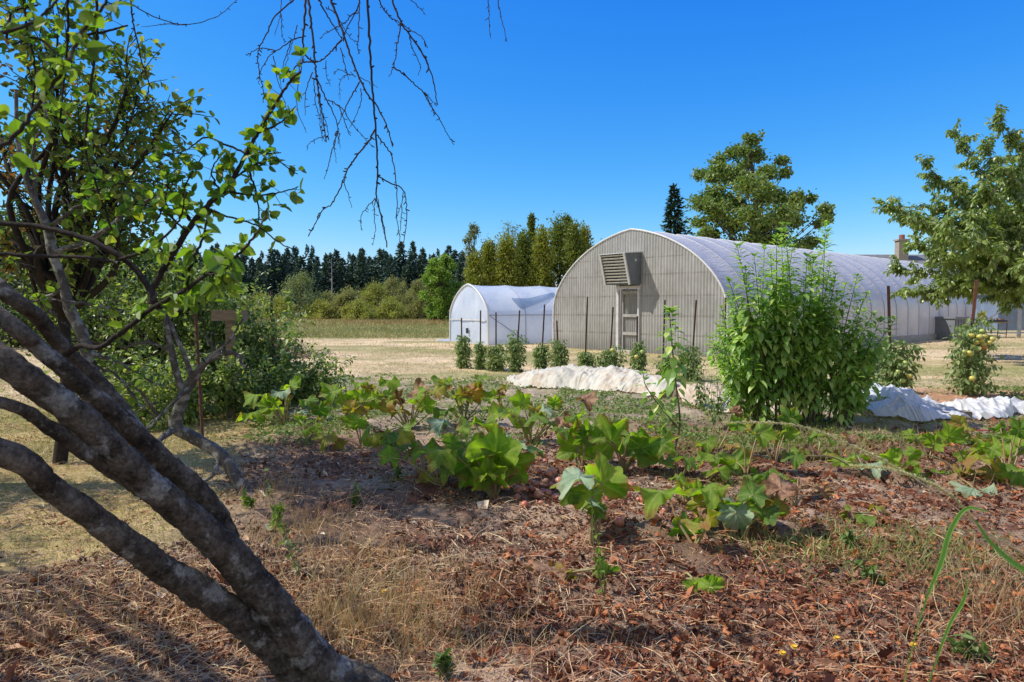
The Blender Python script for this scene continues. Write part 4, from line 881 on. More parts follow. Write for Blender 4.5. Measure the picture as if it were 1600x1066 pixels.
# ------------------------------------------------------------------ the leaning foreground tree
def leaning():
    r = np.random.default_rng(4); base = A(-.53, 2.44, 0)
    g = thing('leaning_tree', 'leaning lichen spotted tree with several stems crossing the left foreground', 'tree', base)
    def fin(mb, nm, mt, sm=False, par=None): 
        mb.V = [v - base for v in mb.V]; return mb.build(nm, mt, par or g, sm)
    def stem(pts, nm='stem', out=None, rough=.10, n=16, pre=None):
        P = [W(a, b, c) for a, b, c, d in pts]; R = [d * c / FP * (.76 if a > 350 else .54 + .22 * a / 350) for a, b, c, d in pts]
        if pre is not None: P = [p for p, q in pre] + P; R = [q for p, q in pre] + R
        if out is not None: P += [A(*o[:3]) for o in out]; R += [o[3] for o in out]
        P = smooth_path(P, 26); P[1:-1] += (fbm(np.arange(len(P)) * .05 + r.uniform(0, 50), 0 * P[:, 0], 3, 2)[1:-1, None] - .5) * A(.005, .005, .008); Rk = np.interp(np.linspace(0, 1, len(P)), np.linspace(0, 1, len(R)), R)
        # knots
        for _ in range(3):
            c = r.integers(8, len(P) - 8); Rk = Rk * (1 + .13 * np.exp(-((np.arange(len(P)) - c) / 5.) ** 2))
        mb = MB(); tube(mb, P, Rk, 40, rough=.12, r_=r); Vb = mb.V[0]; q = len(P); cen = np.repeat(P, 40, 0); dv = Vb - cen; nn_ = (fbm(Vb[:, 0] * 26 + Vb[:, 1] * 13, Vb[:, 2] * 26 + Vb[:, 1] * 19, 3, 4) - .5) * .09 + (fbm(Vb[:, 0] * 8 + Vb[:, 1] * 5, Vb[:, 2] * 8, 8, 2) - .5) * .04; mb.V[0] = cen + dv * (1 + nn_)[:, None]; fin(mb, nm, M['bark'], True); return P
    root = [(A(-.49, 2.47, -.15), .16), (A(-.54, 2.44, .04), .125)]
    B = stem([(505, 1050, 2.40, 44), (442, 968, 2.32, 40), (400, 915, 2.28, 37), (355, 862, 2.22, 35), (300, 814, 2.15, 33), (240, 765, 2.06, 33), (185, 712, 1.98, 34), (124, 650, 1.90, 36), (60, 604, 1.82, 38), (0, 562, 1.76, 40)], pre=root, out=[(-1.75, 1.72, 1.62, .055), (-2.3, 1.75, 2.1, .045), (-2.9, 1.9, 2.7, .035), (-3.3, 2.1, 3.4, .02)])
    stem([(360, 858, 2.27, 24), (340, 810, 2.26, 24), (300, 758, 2.22, 24), (240, 706, 2.16, 24), (186, 657, 2.08, 23), (124, 600, 2.0, 23), (62, 545, 1.93, 22), (0, 495, 1.86, 23)], out=[(-1.8, 1.85, 1.75, .035), (-2.3, 2.1, 2.3, .03), (-2.6, 2.6, 3.0, .02)])
    stem([(230, 690, 2.2, 15), (170, 610, 2.2, 17), (110, 555, 2.15, 18), (62, 500, 2.05, 20), (0, 452, 1.95, 20)], out=[(-1.9, 2.0, 1.9, .03), (-2.4, 2.4, 2.6, .02)])
    stem([(225, 765, 2.06, 18), (180, 738, 2.0, 20), (130, 705, 1.9, 19), (62, 655, 1.8, 17), (0, 628, 1.72, 17)], out=[(-1.6, 1.6, 1.35, .025), (-2.1, 1.6, 1.6, .02)])
    stem([(470, 1062, 2.36, 34), (438, 1020, 2.33, 33), (380, 970, 2.26, 31), (320, 928, 2.18, 31), (240, 880, 2.06, 31), (160, 820, 1.94, 32), (80, 762, 1.82, 33), (0, 705, 1.7, 34)], pre=[(A(-.55, 2.46, -.1), .09)], out=[(-1.7, 1.55, 1.3, .045), (-2.3, 1.5, 1.75, .035), (-3.0, 1.5, 2.5, .025)])
    # leafy side branch reaching right
    wood, nodes = MB(), []
    def br(pts, rad, leafy=(0.0, 1.0), dens=1.0, big=1.0, spur=.03, tw=None):
        P = smooth_path([W(a, b, c) for a, b, c in pts], 8); P = P + r.normal(size=P.shape) * .0015; tube(tw or wood, P, rad, 7, rough=.12, r_=r)
        if leafy:
            L = np.concatenate([[0], np.cumsum(np.linalg.norm(np.diff(P, axis=0), axis=1))]); x = leafy[0] * L[-1]
            while x < leafy[1] * L[-1]:
                p = A(*[np.interp(x, L, P[:, k]) for k in range(3)]); sd = nrm(r.normal(size=3)); e = p + sd * spur * r.uniform(.4, 1.3); tube(tw or wood, [p, e], [.0016, .001], 3); nodes.append((e, sd, big)); x += .028 / dens * r.uniform(.5, 1.5)
        return P
    br([(95, 560, 2.1), (125, 540, 2.05), (155, 543, 2.0), (198, 514, 1.95), (240, 480, 1.9), (290, 452, 1.85), (330, 425, 1.8), (372, 400, 1.78)], [.009, .007, .004], (.45, 1), 1.0)
    br([(240, 480, 1.9), (290, 486, 1.88), (330, 460, 1.86), (352, 437, 1.84)], [.005, .003], (.1, .95), .7)
    br([(290, 452, 1.85), (300, 410, 1.85), (318, 370, 1.85), (325, 335, 1.84)], [.005, .0025], (.2, 1), 1.6, 1.05)
    br([(340, 420, 1.8), (375, 395, 1.72), (400, 365, 1.68), (418, 326, 1.65)], [.0045, .002], (.05, .6), .35)
    br([(325, 430, 1.8), (345, 425, 1.75), (362, 412, 1.7)], [.003, .0015], (0, 1), 1.8, 1.0)
    # dark limb at left-middle
    br([(-40, 345, 2.3), (60, 355, 2.3), (130, 372, 2.3), (180, 396, 2.3), (215, 425, 2.3), (238, 460, 2.3), (236, 475, 2.3)], [.009, .010, .012], None)
    br([(-20, 395, 2.6), (60, 400, 2.6), (130, 402, 2.6), (185, 410, 2.6)], [.008, .006], None)
    br([(185, 405, 2.3), (230, 390, 2.2), (275, 350, 2.15), (292, 300, 2.1)], [.006, .002], (.3, 1), .5)
    # up-reaching leafy branch over to 470,270
    def br2(pts, rad, **k): return br(pts, rad, **k)
    br2([(236, 455, 3.0), (265, 405, 3.0), (300, 350, 3.0), (325, 322, 3.0), (360, 285, 3.0), (385, 240, 3.0), (410, 195, 3.0), (432, 160, 3.0), (455, 125, 3.0), (470, 112, 3.0)], [.014, .010, .004], leafy=(.3, 1), dens=1.5, spur=.06, big=1.15)
    for pts in ([(360, 285, 3), (390, 262, 3), (425, 250, 3), (465, 272, 3)], [(320, 325, 3), (360, 340, 3), (400, 352, 3), (435, 378, 3), (462, 392, 3)], [(360, 300, 3), (400, 305, 3), (440, 300, 3), (467, 292, 3)], [(385, 240, 3), (350, 225, 3), (320, 215, 3), (290, 235, 3), (250, 245, 3)], [(390, 270, 3), (400, 300, 3), (405, 340, 3), (398, 350, 3)], [(300, 350, 3), (285, 310, 3), (300, 270, 3), (320, 240, 3)], [(265, 405, 3), (240, 370, 3), (255, 320, 3), (262, 280, 3), (230, 250, 3)], [(290, 360, 3), (255, 330, 3), (215, 320, 3), (170, 330, 3)], [(345, 300, 3), (330, 270, 3), (345, 240, 3)], [(410, 240, 3), (440, 238, 3)], [(400, 210, 3), (440, 190, 3), (462, 165, 3)], [(295, 345, 3), (260, 290, 3), (200, 285, 3), (140, 300, 3)]):
        bare = pts[0][0] in (320, ) or len(pts) == 5 and pts[0][0] == 320
        br2(pts, [.005, .002], leafy=(.25, .75) if bare else (.1, 1), dens=.35 if bare else 1.0, spur=.05, big=1.1)
    # top-left twigs near the lens
    br([(-30, 250, 1.15), (25, 210, 1.15), (70, 150, 1.15), (110, 90, 1.15), (130, 45, 1.15), (165, 5, 1.15), (190, -60, 1.15)], [.004, .003, .002], (.05, .95), 1.3, .72, .02)
    br([(-30, 60, 1.5), (40, 40, 1.5), (75, 15, 1.5), (110, -30, 1.5)], [.004, .002], (.0, 1), .8, .7)
    for pts in ([(35, -20, 3.2), (42, 40, 3.2), (55, 110, 3.2), (50, 170, 3.2)], [(105, -20, 3.0), (106, 60, 3.0), (100, 130, 3.0), (92, 200, 3.0)], [(150, -20, 3.0), (152, 60, 3.0), (140, 150, 3.0), (134, 230, 3.0), (150, 290, 3.0), (175, 360, 3.0)], [(100, 100, 3.2), (60, 60, 3.2), (20, 70, 3.2)], [(105, 60, 3.0), (160, 50, 3.0), (200, 40, 3.0)], [(10, 60, 3.2), (20, 20, 3.2), (60, 8, 3.2)]):
        br(pts, [.006, .004], (.0, 1), .9, 1.0, .05)
    # overhead limb of a second tree, carrying the bare twigs
    ob = A(-6.9, 5.4, 0); og = thing('overhanging_tree', 'bare dark twigs of a tree hanging down from above the top left of the view', 'tree', ob)
    limb = MB(); tube(limb, smooth_path([A(-6.9, 5.4, -.1), A(-6.8, 5.4, 2), A(-6.6, 5.5, 4.0), A(-6.3, 5.6, 4.9)], 6) - ob, [.2, .15, .11, .08], 12, rough=.1, r_=r); limb.build('trunk', M['bark'], og, True)
    limb = MB(); lp = smooth_path([A(-6.3, 5.6, 4.9), A(-4.6, 5.9, 5.3), A(-3.0, 6.0, 5.3), A(-1.2, 6.0, 5.1), A(.3, 6.1, 4.9)], 6); tube(limb, lp - ob, [.06, .035, .012], 8)
    tube(limb, smooth_path([A(-4.0, 5.95, 5.3), A(-3.4, 6.0, 5.0), A(-3.0, 6.0, 4.75)], 4) - ob, [.03, .015], 6); limb.build('limb', M['bark'], og, True)
    shade_crown, shade_limbs = MB(), MB()  # unseen leafy crown, added to throw shade on bed and lawn
    cs = [A(r.uniform(-6.6, -4.75), r.uniform(4.8, 6.1), r.uniform(5.0, 6.1)) for _ in range(26)] + [A(r.uniform(-9.2, -7.2), r.uniform(3.4, 5.4), r.uniform(4.2, 5.6)) for _ in range(12)]
    for c in cs:
        s_ = A(-6.3, 5.6, 4.9) if c[0] > -7 else A(-6.7, 5.45, 3.6); tube(shade_limbs, smooth_path([s_, (s_ + c) / 2 + r.normal(size=3) * .12, c], 4) - ob, [.03, .008], 5); n = 80; d = nrm(r.normal(size=(n, 3)))
        scatter(shade_crown, ROUND, c - ob + d * r.uniform(.15, .48, n)[:, None], nrm(d + r.normal(size=(n, 3))), nrm(A(0, 0, 1) + r.normal(size=(n, 3)) * .6), .09 * r.uniform(.6, 1.2, n))
    shade_limbs.build('upper_branches', M['bark'], og, True)['kind'] = 'stuff'; shade_crown.build('crown', M['apple'], og)
    # bare hanging twigs
    def c11(L, s=2.664, ox=380, oy=0): return [(ox + x / s, oy + y / s) for x, y in L]
    TW = [(3.6, [(262, -60), (260, 0), (255, 100), (250, 200), (268, 240), (300, 265)]), (3.4, [(270, -40), (278, 60), (290, 150), (300, 265), (306, 330), (318, 400), (330, 480), (345, 590)]),
          (3.4, [(350, -60), (365, 0), (410, 120), (440, 210), (480, 320), (520, 395), (560, 450), (600, 530), (620, 610)]), (3.6, [(517, -60), (518, 0), (528, 200), (535, 330), (545, 450), (555, 600), (560, 730), (553, 820), (575, 900), (600, 1030)]),
          (2.0, [(560, 735), (620, 765), (668, 795), (680, 880), (676, 960), (662, 1035)]), (2.0, [(555, 560), (590, 605), (618, 655), (638, 770), (640, 900), (655, 1015)]), (2.6, [(547, 540), (520, 590), (480, 640), (445, 690), (430, 715), (400, 790), (365, 850), (330, 875), (300, 930), (272, 980)]),
          (1.5, [(425, 725), (422, 760), (438, 810), (452, 865)]), (1.3, [(668, 800), (655, 860), (640, 905)]), (1.4, [(550, 825), (510, 870), (488, 910), (492, 955)]), (1.4, [(548, 830), (545, 900), (550, 960), (540, 1020)]), (1.2, [(660, 860), (658, 940), (648, 985)]), (1.3, [(560, 830), (572, 900), (585, 975)]),
          (3.0, [(600, -60), (620, 0), (655, 90), (690, 140), (750, 230), (790, 330), (807, 435)]), (2.0, [(655, 100), (642, 190), (625, 280), (605, 320)]), (2.0, [(625, 282), (665, 305), (700, 340), (745, 380), (775, 430), (820, 500), (850, 560), (880, 605)]), (1.3, [(745, 380), (790, 425), (800, 440)]),
          (2.0, [(545, -50), (575, 20), (605, 65), (650, 95), (740, 155), (765, 195)]), (1.5, [(690, 145), (705, 200), (735, 270), (728, 315)]), (1.2, [(700, 160), (760, 240), (770, 300)]), (1.4, [(755, 380), (790, 460), (800, 470)]),
          (2.2, [(240, -30), (210, 0), (130, 70), (100, 140), (70, 190), (60, 250), (70, 320), (85, 380), (80, 430)]), (2.6, [(412, 165), (370, 210), (335, 245), (300, 262)]), (2.4, [(300, 258), (240, 262), (200, 300), (160, 340)]), (1.8, [(262, 150), (210, 165), (150, 205), (110, 235), (70, 300), (66, 350)]), (1.6, [(130, 210), (80, 200), (40, 215), (12, 232)]),
          (2.6, [(310, -30), (330, 30), (370, 100), (412, 165)]), (2.2, [(482, -30), (478, 30), (440, 100), (412, 165)]), (1.8, [(482, -10), (482, 100), (478, 190), (484, 222)]), (1.8, [(475, 40), (430, 85), (410, 105)]), (1.6, [(412, 100), (360, 130), (318, 158)]),
          (2.0, [(306, 330), (340, 400), (375, 470), (392, 520), (395, 600)]), (1.8, [(392, 545), (372, 620), (355, 690), (336, 748)]), (1.4, [(390, 545), (380, 610), (386, 678)]), (2.0, [(485, 345), (450, 400), (420, 460), (396, 520)]), (1.6, [(350, 415), (410, 450), (450, 510), (500, 570), (542, 615)]), (1.4, [(400, 440), (430, 530), (443, 560)]),
          (1.6, [(255, 200), (240, 290), (225, 380), (228, 470), (265, 552)]), (1.4, [(125, 235), (140, 320), (165, 400), (192, 495)]), (1.3, [(160, -20), (155, 60), (132, 150)]), (1.3, [(160, 60), (160, 130), (175, 190)]), (1.6, [(290, 300), (262, 370), (258, 480)]), (1.2, [(690, -10), (730, 30), (760, 62)]),
          (1.5, [(1018, -30), (1022, 60), (1030, 162)]), (1.5, [(1058, -30), (1070, 60), (1088, 130), (1098, 175)]), (1.4, [(310, 340), (318, 430), (328, 520), (330, 590)]), (1.4, [(295, 330), (300, 420), (318, 500), (325, 560), (345, 592)]), (1.2, [(345, 250), (345, 310), (365, 360)]), (1.6, [(405, 200), (425, 280), (440, 330)]),
          (1.3, [(490, 370), (488, 430), (460, 500), (440, 535)]), (1.2, [(470, 320), (430, 310), (400, 350), (405, 420)]), (1.2, [(440, 310), (400, 290), (378, 310)]), (1.2, [(480, 320), (530, 345), (560, 365)]), (1.2, [(345, 565), (290, 585), (262, 612)]), (1.3, [(395, 540), (400, 580), (404, 620)]), (1.4, [(200, 170), (170, 260), (165, 320)]), (1.4, [(225, 110), (200, 190), (180, 260), (160, 330)]), (1.2, [(330, 470), (350, 540), (356, 585)]), (1.5, [(345, 30), (385, 60), (440, 150), (465, 175)])]
    extra = [(2.2, [(202, -20), (175, 17), (160, 30)]), (2.4, [(203, -20), (206, 20), (212, 55), (223, 100), (233, 135), (225, 160), (210, 175), (199, 202)]), (1.6, [(206, 7), (243, 27), (290, 39), (340, 25), (376, -5)]), (1.3, [(292, 39), (255, 38), (220, 43)]), (1.4, [(213, 60), (200, 75)]), (1.2, [(228, 150), (240, 175), (250, 165)]), (1.3, [(150, 20), (175, 5), (200, 0)])]
    mb = MB()
    for rp, L in [(a, c11(b)) for a, b in TW] + extra:
        dd = 6.0 + r.uniform(-.25, .25); P = smooth_path([W(x, y, dd) for x, y in L], 7); P[:, 0] += 0; P = P + r.normal(size=P.shape) * .003
        rad = rp * .5 * dd / FP * 1.05; tube(mb, P, [rad * 1.1, rad * .5], 5)
        for q in range(2, len(P) - 1, 2):   # buds and short spurs
            if r.uniform() < .6: 
                e = P[q] + nrm(nrm(P[q + 1] - P[q]) * .6 + nrm(r.normal(size=3))) * r.uniform(.016, .045); tube(mb, [P[q], (P[q] + e) / 2, e], [rad * .6, rad * .85, rad * .5], 4)
    mb.V = [v - ob for v in mb.V]; mb.build('bare_twigs', M['twig'], og, True)['kind'] = 'stuff'
    # leaves on the spurs
    for sel, nm, mt in ((lambda n: n[0][1] < 2.5, 'near_foliage', M['apple_hi']), (lambda n: n[0][1] >= 2.5, 'foliage', M['apple'])):  # leaves nearest the lens get the young leaf tones
        nn = [n for n in nodes if sel(n)]; lf = MB(); P = np.repeat(np.array([n[0] for n in nn]), 3, 0); S = np.repeat(np.array([n[1] for n in nn]), 3, 0); bg = np.repeat(np.array([n[2] for n in nn]), 3); n = len(P)
        D = nrm(S * .6 + r.normal(size=(n, 3)) * .6 + A(0, 0, -.15)); scatter(lf, ROUND, P, D, nrm(A(0, 0, 1) + r.normal(size=(n, 3)) * .7), .040 * bg * r.uniform(.6, 1.2, n)); fin(lf, nm, mt)
    fin(wood, 'branches', M['bark_dark'], True)['kind'] = 'stuff'
    # the tree's own crown, above and left of the frame
    cr, w2 = MB(), MB()
    cc_ = [A(r.uniform(-8.0, -2.8), r.uniform(.4, 4.6), r.uniform(2.8, 4.6)) for _ in range(13)]
    for k in range(58):
        c = cc_[k % 13] + r.normal(size=3) * A(.38, .38, .25); c[0] = min(c[0], -.55 - .81 * c[2] - r.uniform(0, .3))
        c[1] = min(c[1], abs(c[0]) * .95); s = A(-2.6, 2.0, 2.5); tube(w2, smooth_path([s, (s + c) / 2 + r.normal(size=3) * .15, c], 4), [.02, .006], 5)
        n = 60; d = nrm(r.normal(size=(n, 3))); scatter(cr, ROUND, c + d * (r.uniform(.2, .42, n))[:, None], nrm(d + r.normal(size=(n, 3))), nrm(A(0, 0, 1) + r.normal(size=(n, 3)) * .6), .07 * r.uniform(.6, 1.2, n))
    fin(w2, 'upper_branches', M['bark'], True)['kind'] = 'stuff'; fin(cr, 'crown', M['apple'])
leaning()

def small_trunks():
    r = np.random.default_rng(8)
    def tree(name, lab, base_px, parts, twigs, leafy):
        b = G(*base_px); g = thing(name, lab, 'tree', b); nodes = []
        for pts in parts:
            P = smooth_path([W(a, c, d) for a, c, d, q in pts], 8); R = [q * .8 * d / FP for a, c, d, q in pts]
            mb = MB(); tube(mb, P, np.interp(np.linspace(0, 1, len(P)), np.linspace(0, 1, len(R)), R), 12, rough=.16, r_=r); mb.V = [v - b for v in mb.V]; mb.build('trunk', M['bark_grey'], g, True)
        mb = MB()
        for pts in twigs:
            P = smooth_path([W(a, c, d) for a, c, d, q in pts], 6); P += r.normal(size=P.shape) * .004; R = [q * d / FP for a, c, d, q in pts]; tube(mb, P, np.interp(np.linspace(0, 1, len(P)), np.linspace(0, 1, len(R)), R), 6, rough=.15, r_=r)
            for q in range(2, len(P), 2): 
                nodes.append((P[q], nrm(r.normal(size=3))))
                e = P[q] + nrm(r.normal(size=3)) * r.uniform(.05, .25); tube(mb, [P[q], (P[q] + e) / 2 + r.normal(size=3) * .01, e], [.004, .0015], 4)
        mb.V = [v - b for v in mb.V]; mb.build('dead_branches', M['bark_grey'], g, True)['kind'] = 'stuff'
        if leafy: lf = MB(); leaves_at(lf, nodes, r, 3, .05, ROUND, .1, .05); lf.V = [v - b for v in lf.V]; lf.build('foliage', M['apple_hi'], g)
    tree('forked_tree', 'small crooked grey lichen covered trunk forking near the ground', (388, 775),
         [[(392, 785, 5.35, 13), (372, 752, 5.4, 13), (345, 712, 5.5, 12), (310, 688, 5.6, 12), (275, 668, 5.6, 12), (282, 635, 5.6, 11.5), (290, 612, 5.6, 11), (303, 590, 5.6, 9), (322, 565, 5.6, 7)],
          [(288, 618, 5.6, 8), (278, 590, 5.6, 7), (268, 550, 5.6, 6.5), (262, 515, 5.6, 5.5), (254, 486, 5.6, 4)], [(300, 592, 5.58, 5), (290, 560, 5.6, 4.5), (272, 520, 5.62, 4), (258, 485, 5.62, 3)]],
         [[(322, 565, 5.6, 6), (350, 553, 5.6, 4), (372, 555, 5.6, 3), (380, 575, 5.6, 2)], [(340, 556, 5.6, 3), (330, 540, 5.6, 2), (318, 520, 5.6, 1)], [(300, 600, 5.6, 3), (250, 650, 5.3, 2), (215, 690, 5.2, 1.5)], [(322, 565, 5.6, 4), (360, 530, 5.6, 2), (378, 500, 5.6, 1.2)], [(268, 550, 5.6, 3), (230, 535, 5.5, 2), (190, 545, 5.4, 1.5)],
          [(275, 668, 5.6, 5), (240, 700, 5.2, 4), (262, 740, 5.1, 3)], [(250, 655, 5.6, 3), (225, 620, 5.4, 2), (205, 600, 5.3, 1.5)], [(345, 712, 5.5, 4), (330, 745, 5.3, 3), (300, 755, 5.2, 2)]], False)
    tree('lichen_tree', 'slim lichen spotted trunk rising behind the leaning stems', (150, 640),
         [[(160, 660, 4.2, 13), (148, 600, 4.2, 13), (138, 560, 4.2, 12), (128, 520, 4.2, 11), (108, 480, 4.2, 10), (98, 440, 4.2, 8), (82, 395, 4.2, 9), (72, 350, 4.2, 8), (45, 290, 4.2, 6), (28, 220, 4.2, 4), (25, 140, 4.2, 3)]],
         [[(75, 360, 4.2, 4), (110, 330, 4.2, 3), (140, 312, 4.2, 2), (165, 290, 4.2, 1.5)], [(82, 395, 4.2, 5), (140, 375, 4.2, 4), (190, 340, 4.2, 3), (235, 310, 4.2, 2)], [(100, 450, 4.2, 3), (60, 470, 4.2, 2), (25, 465, 4.2, 1.5)], [(104, 470, 4.2, 3), (150, 478, 4.2, 2.5), (190, 485, 4.2, 2)], [(60, 330, 4.2, 3), (50, 250, 4.2, 2.5), (70, 180, 4.2, 2), (60, 110, 4.2, 1.5)], [(130, 540, 4.2, 4), (165, 560, 4.2, 3), (200, 575, 4.2, 2), (240, 600, 4.2, 1.5)], [(135, 570, 4.2, 3), (180, 585, 4.2, 2), (225, 640, 4.2, 1.5)]], True)
small_trunks()

# ------------------------------------------------------------------ squash plants
def squash_leaf(r, size, cup, fold=1.0, ragged=.0, full=False):
    n = 90; a = np.linspace(0, 2 * PI, n, endpoint=False); aa = (a + PI) % (2 * PI) - PI   # 0 = tip direction
    C = (0, 1.02, -1.02, 2.0, -2.0); lobes = sum(wt * np.exp(-(np.abs((aa - c) / .34)) ** 1.6) for c, wt in zip(C, (1.0, .92, .92, .75, .75)))
    R = (.55 + .40 * lobes) if full else (r.uniform(.5, .66) + .36 * lobes); R = R * (1 - .50 * np.exp(-((np.abs(aa) - PI) / .26) ** 2)); R *= 1 + .10 * np.abs((a * 17 / PI + r.uniform()) % 2 - 1) + r.normal(size=n) * (.022 + ragged)
    near = np.min(np.abs(aa[:, None] - np.array(C)[None]), 1); pleat = np.clip(near / .5, 0, 1)
    rings = [.0, .12, .26, .4, .55, .7, .85, 1.0]; V, vn, rim = [], [0.5], [0.0]; ph = r.uniform(0, 6, 4)
    for t in rings[1:]:
        x = np.sin(aa) * R * t; y = np.cos(aa) * R * t; crl = .30 * np.sin(a * 2 + ph[2]) * t ** 2.5 + .17 * np.sin(a * 5 + ph[3]) * t ** 3
        side = .5 + .5 * np.cos((t * 5.5 - near * 3.2) * 2 * PI * .8)
        z = crl - cup * (t ** 1.7) * R + .15 * fold * t * (pleat - .4) + .06 * fold * np.sin(a * 3 + ph[0]) * t ** 2 + .035 * np.sin(8 * a + ph[1]) * t ** 3 + .02 * t * (side - .5) + r.normal(size=n) * .007 * t
        V.append(np.stack([x, y, z], -1)); vn += list(np.maximum(np.exp(-(near * t / .035) ** 2), .35 * side ** 6)); rim += list(np.clip(t ** 5 * (.2 + 1.1 * np.sin(a * 2.5 + ph[1]) * np.sin(a * 4 + ph[2]) + r.normal(size=n) * .35), 0, 1))
    V = np.vstack([[0, 0, 0], np.vstack(V)]) * size * A(.92, 1, 1); T = [[0, 1 + i, 1 + (i + 1) % n] for i in range(n)]; Q = []
    for k in range(6):
        for i in range(n): Q.append([1 + k * n + i, 1 + (k + 1) * n + i, 1 + (k + 1) * n + (i + 1) % n, 1 + k * n + (i + 1) % n])
    return V, np.array(T), np.array(Q), np.array(vn), np.array(rim)
def squash_mat(name, c1, c2, vein, trans=.38, dry=None):
    t = NT(name); n1 = t.noise(7, 5, .6); c = t.ramp(n1, [(.35, c1), (.65, c2)])
    va = t.n('ShaderNodeAttribute', attribute_name='vein').outputs['Fac']
    c = t.mix(t.ramp(va, [(.1, (0, 0, 0)), (.9, (.5,) * 3)]), c, vein)
    rm = t.n('ShaderNodeAttribute', attribute_name='rim').outputs['Fac']; c = t.mix(t.ramp(rm, [(.15, (0,) * 3), (.6, (.85,) * 3)]), c, t.ramp(t.noise(30, 4), [(.4, (.32, .24, .06)), (.6, (.26, .13, .06))]))
    spots = t.ramp(t.noise(55, 4, .6), [(.62, (0,) * 3), (.68, (.7,) * 3)]); c = t.mix(spots, c, (.34, .36, .16))
    if dry: c = t.mix(t.ramp(t.noise(9, 5, .7), [(.45, (0, 0, 0)), (.6, (1, 1, 1))]), c, dry)
    p = t.pbsdf(Base_Color=c, Roughness=.55, Normal=t.bump(t.noise(45, 4), .8, .008)); p.inputs['Specular IOR Level'].default_value = .3
    tr = t.n('ShaderNodeBsdfTranslucent', ins={'Color': t.mix(1, c, (1.9, 2.1, .45), 'MULTIPLY')})
    return t.done(t.n('ShaderNodeMixShader', ins={0: trans, 1: p.outputs[0], 2: tr.outputs[0]}))
M['sq'] = squash_mat('squash_leaf', (.12, .21, .022), (.28, .40, .04), (.38, .46, .12), .5)
M['sq_dark'] = squash_mat('dark_squash_leaf', (.07, .14, .025), (.17, .28, .035), (.26, .36, .10), .45)
M['sq_pale'] = squash_mat('powdery_squash_leaf', (.17, .27, .13), (.36, .44, .30), (.46, .52, .38), .25)
M['sq_yel'] = squash_mat('yellowing_squash_leaf', (.22, .26, .03), (.36, .34, .05), (.3, .3, .08), .4, dry=(.30, .16, .05))
M['sq_or'] = squash_mat('orange_dying_squash_leaf', (.45, .22, .03), (.55, .33, .05), (.4, .2, .06), .35, dry=(.22, .07, .03))
M['sq_dead'] = squash_mat('dead_squash_leaf', (.26, .13, .07), (.38, .22, .13), (.3, .18, .1), .15, dry=(.13, .06, .035))
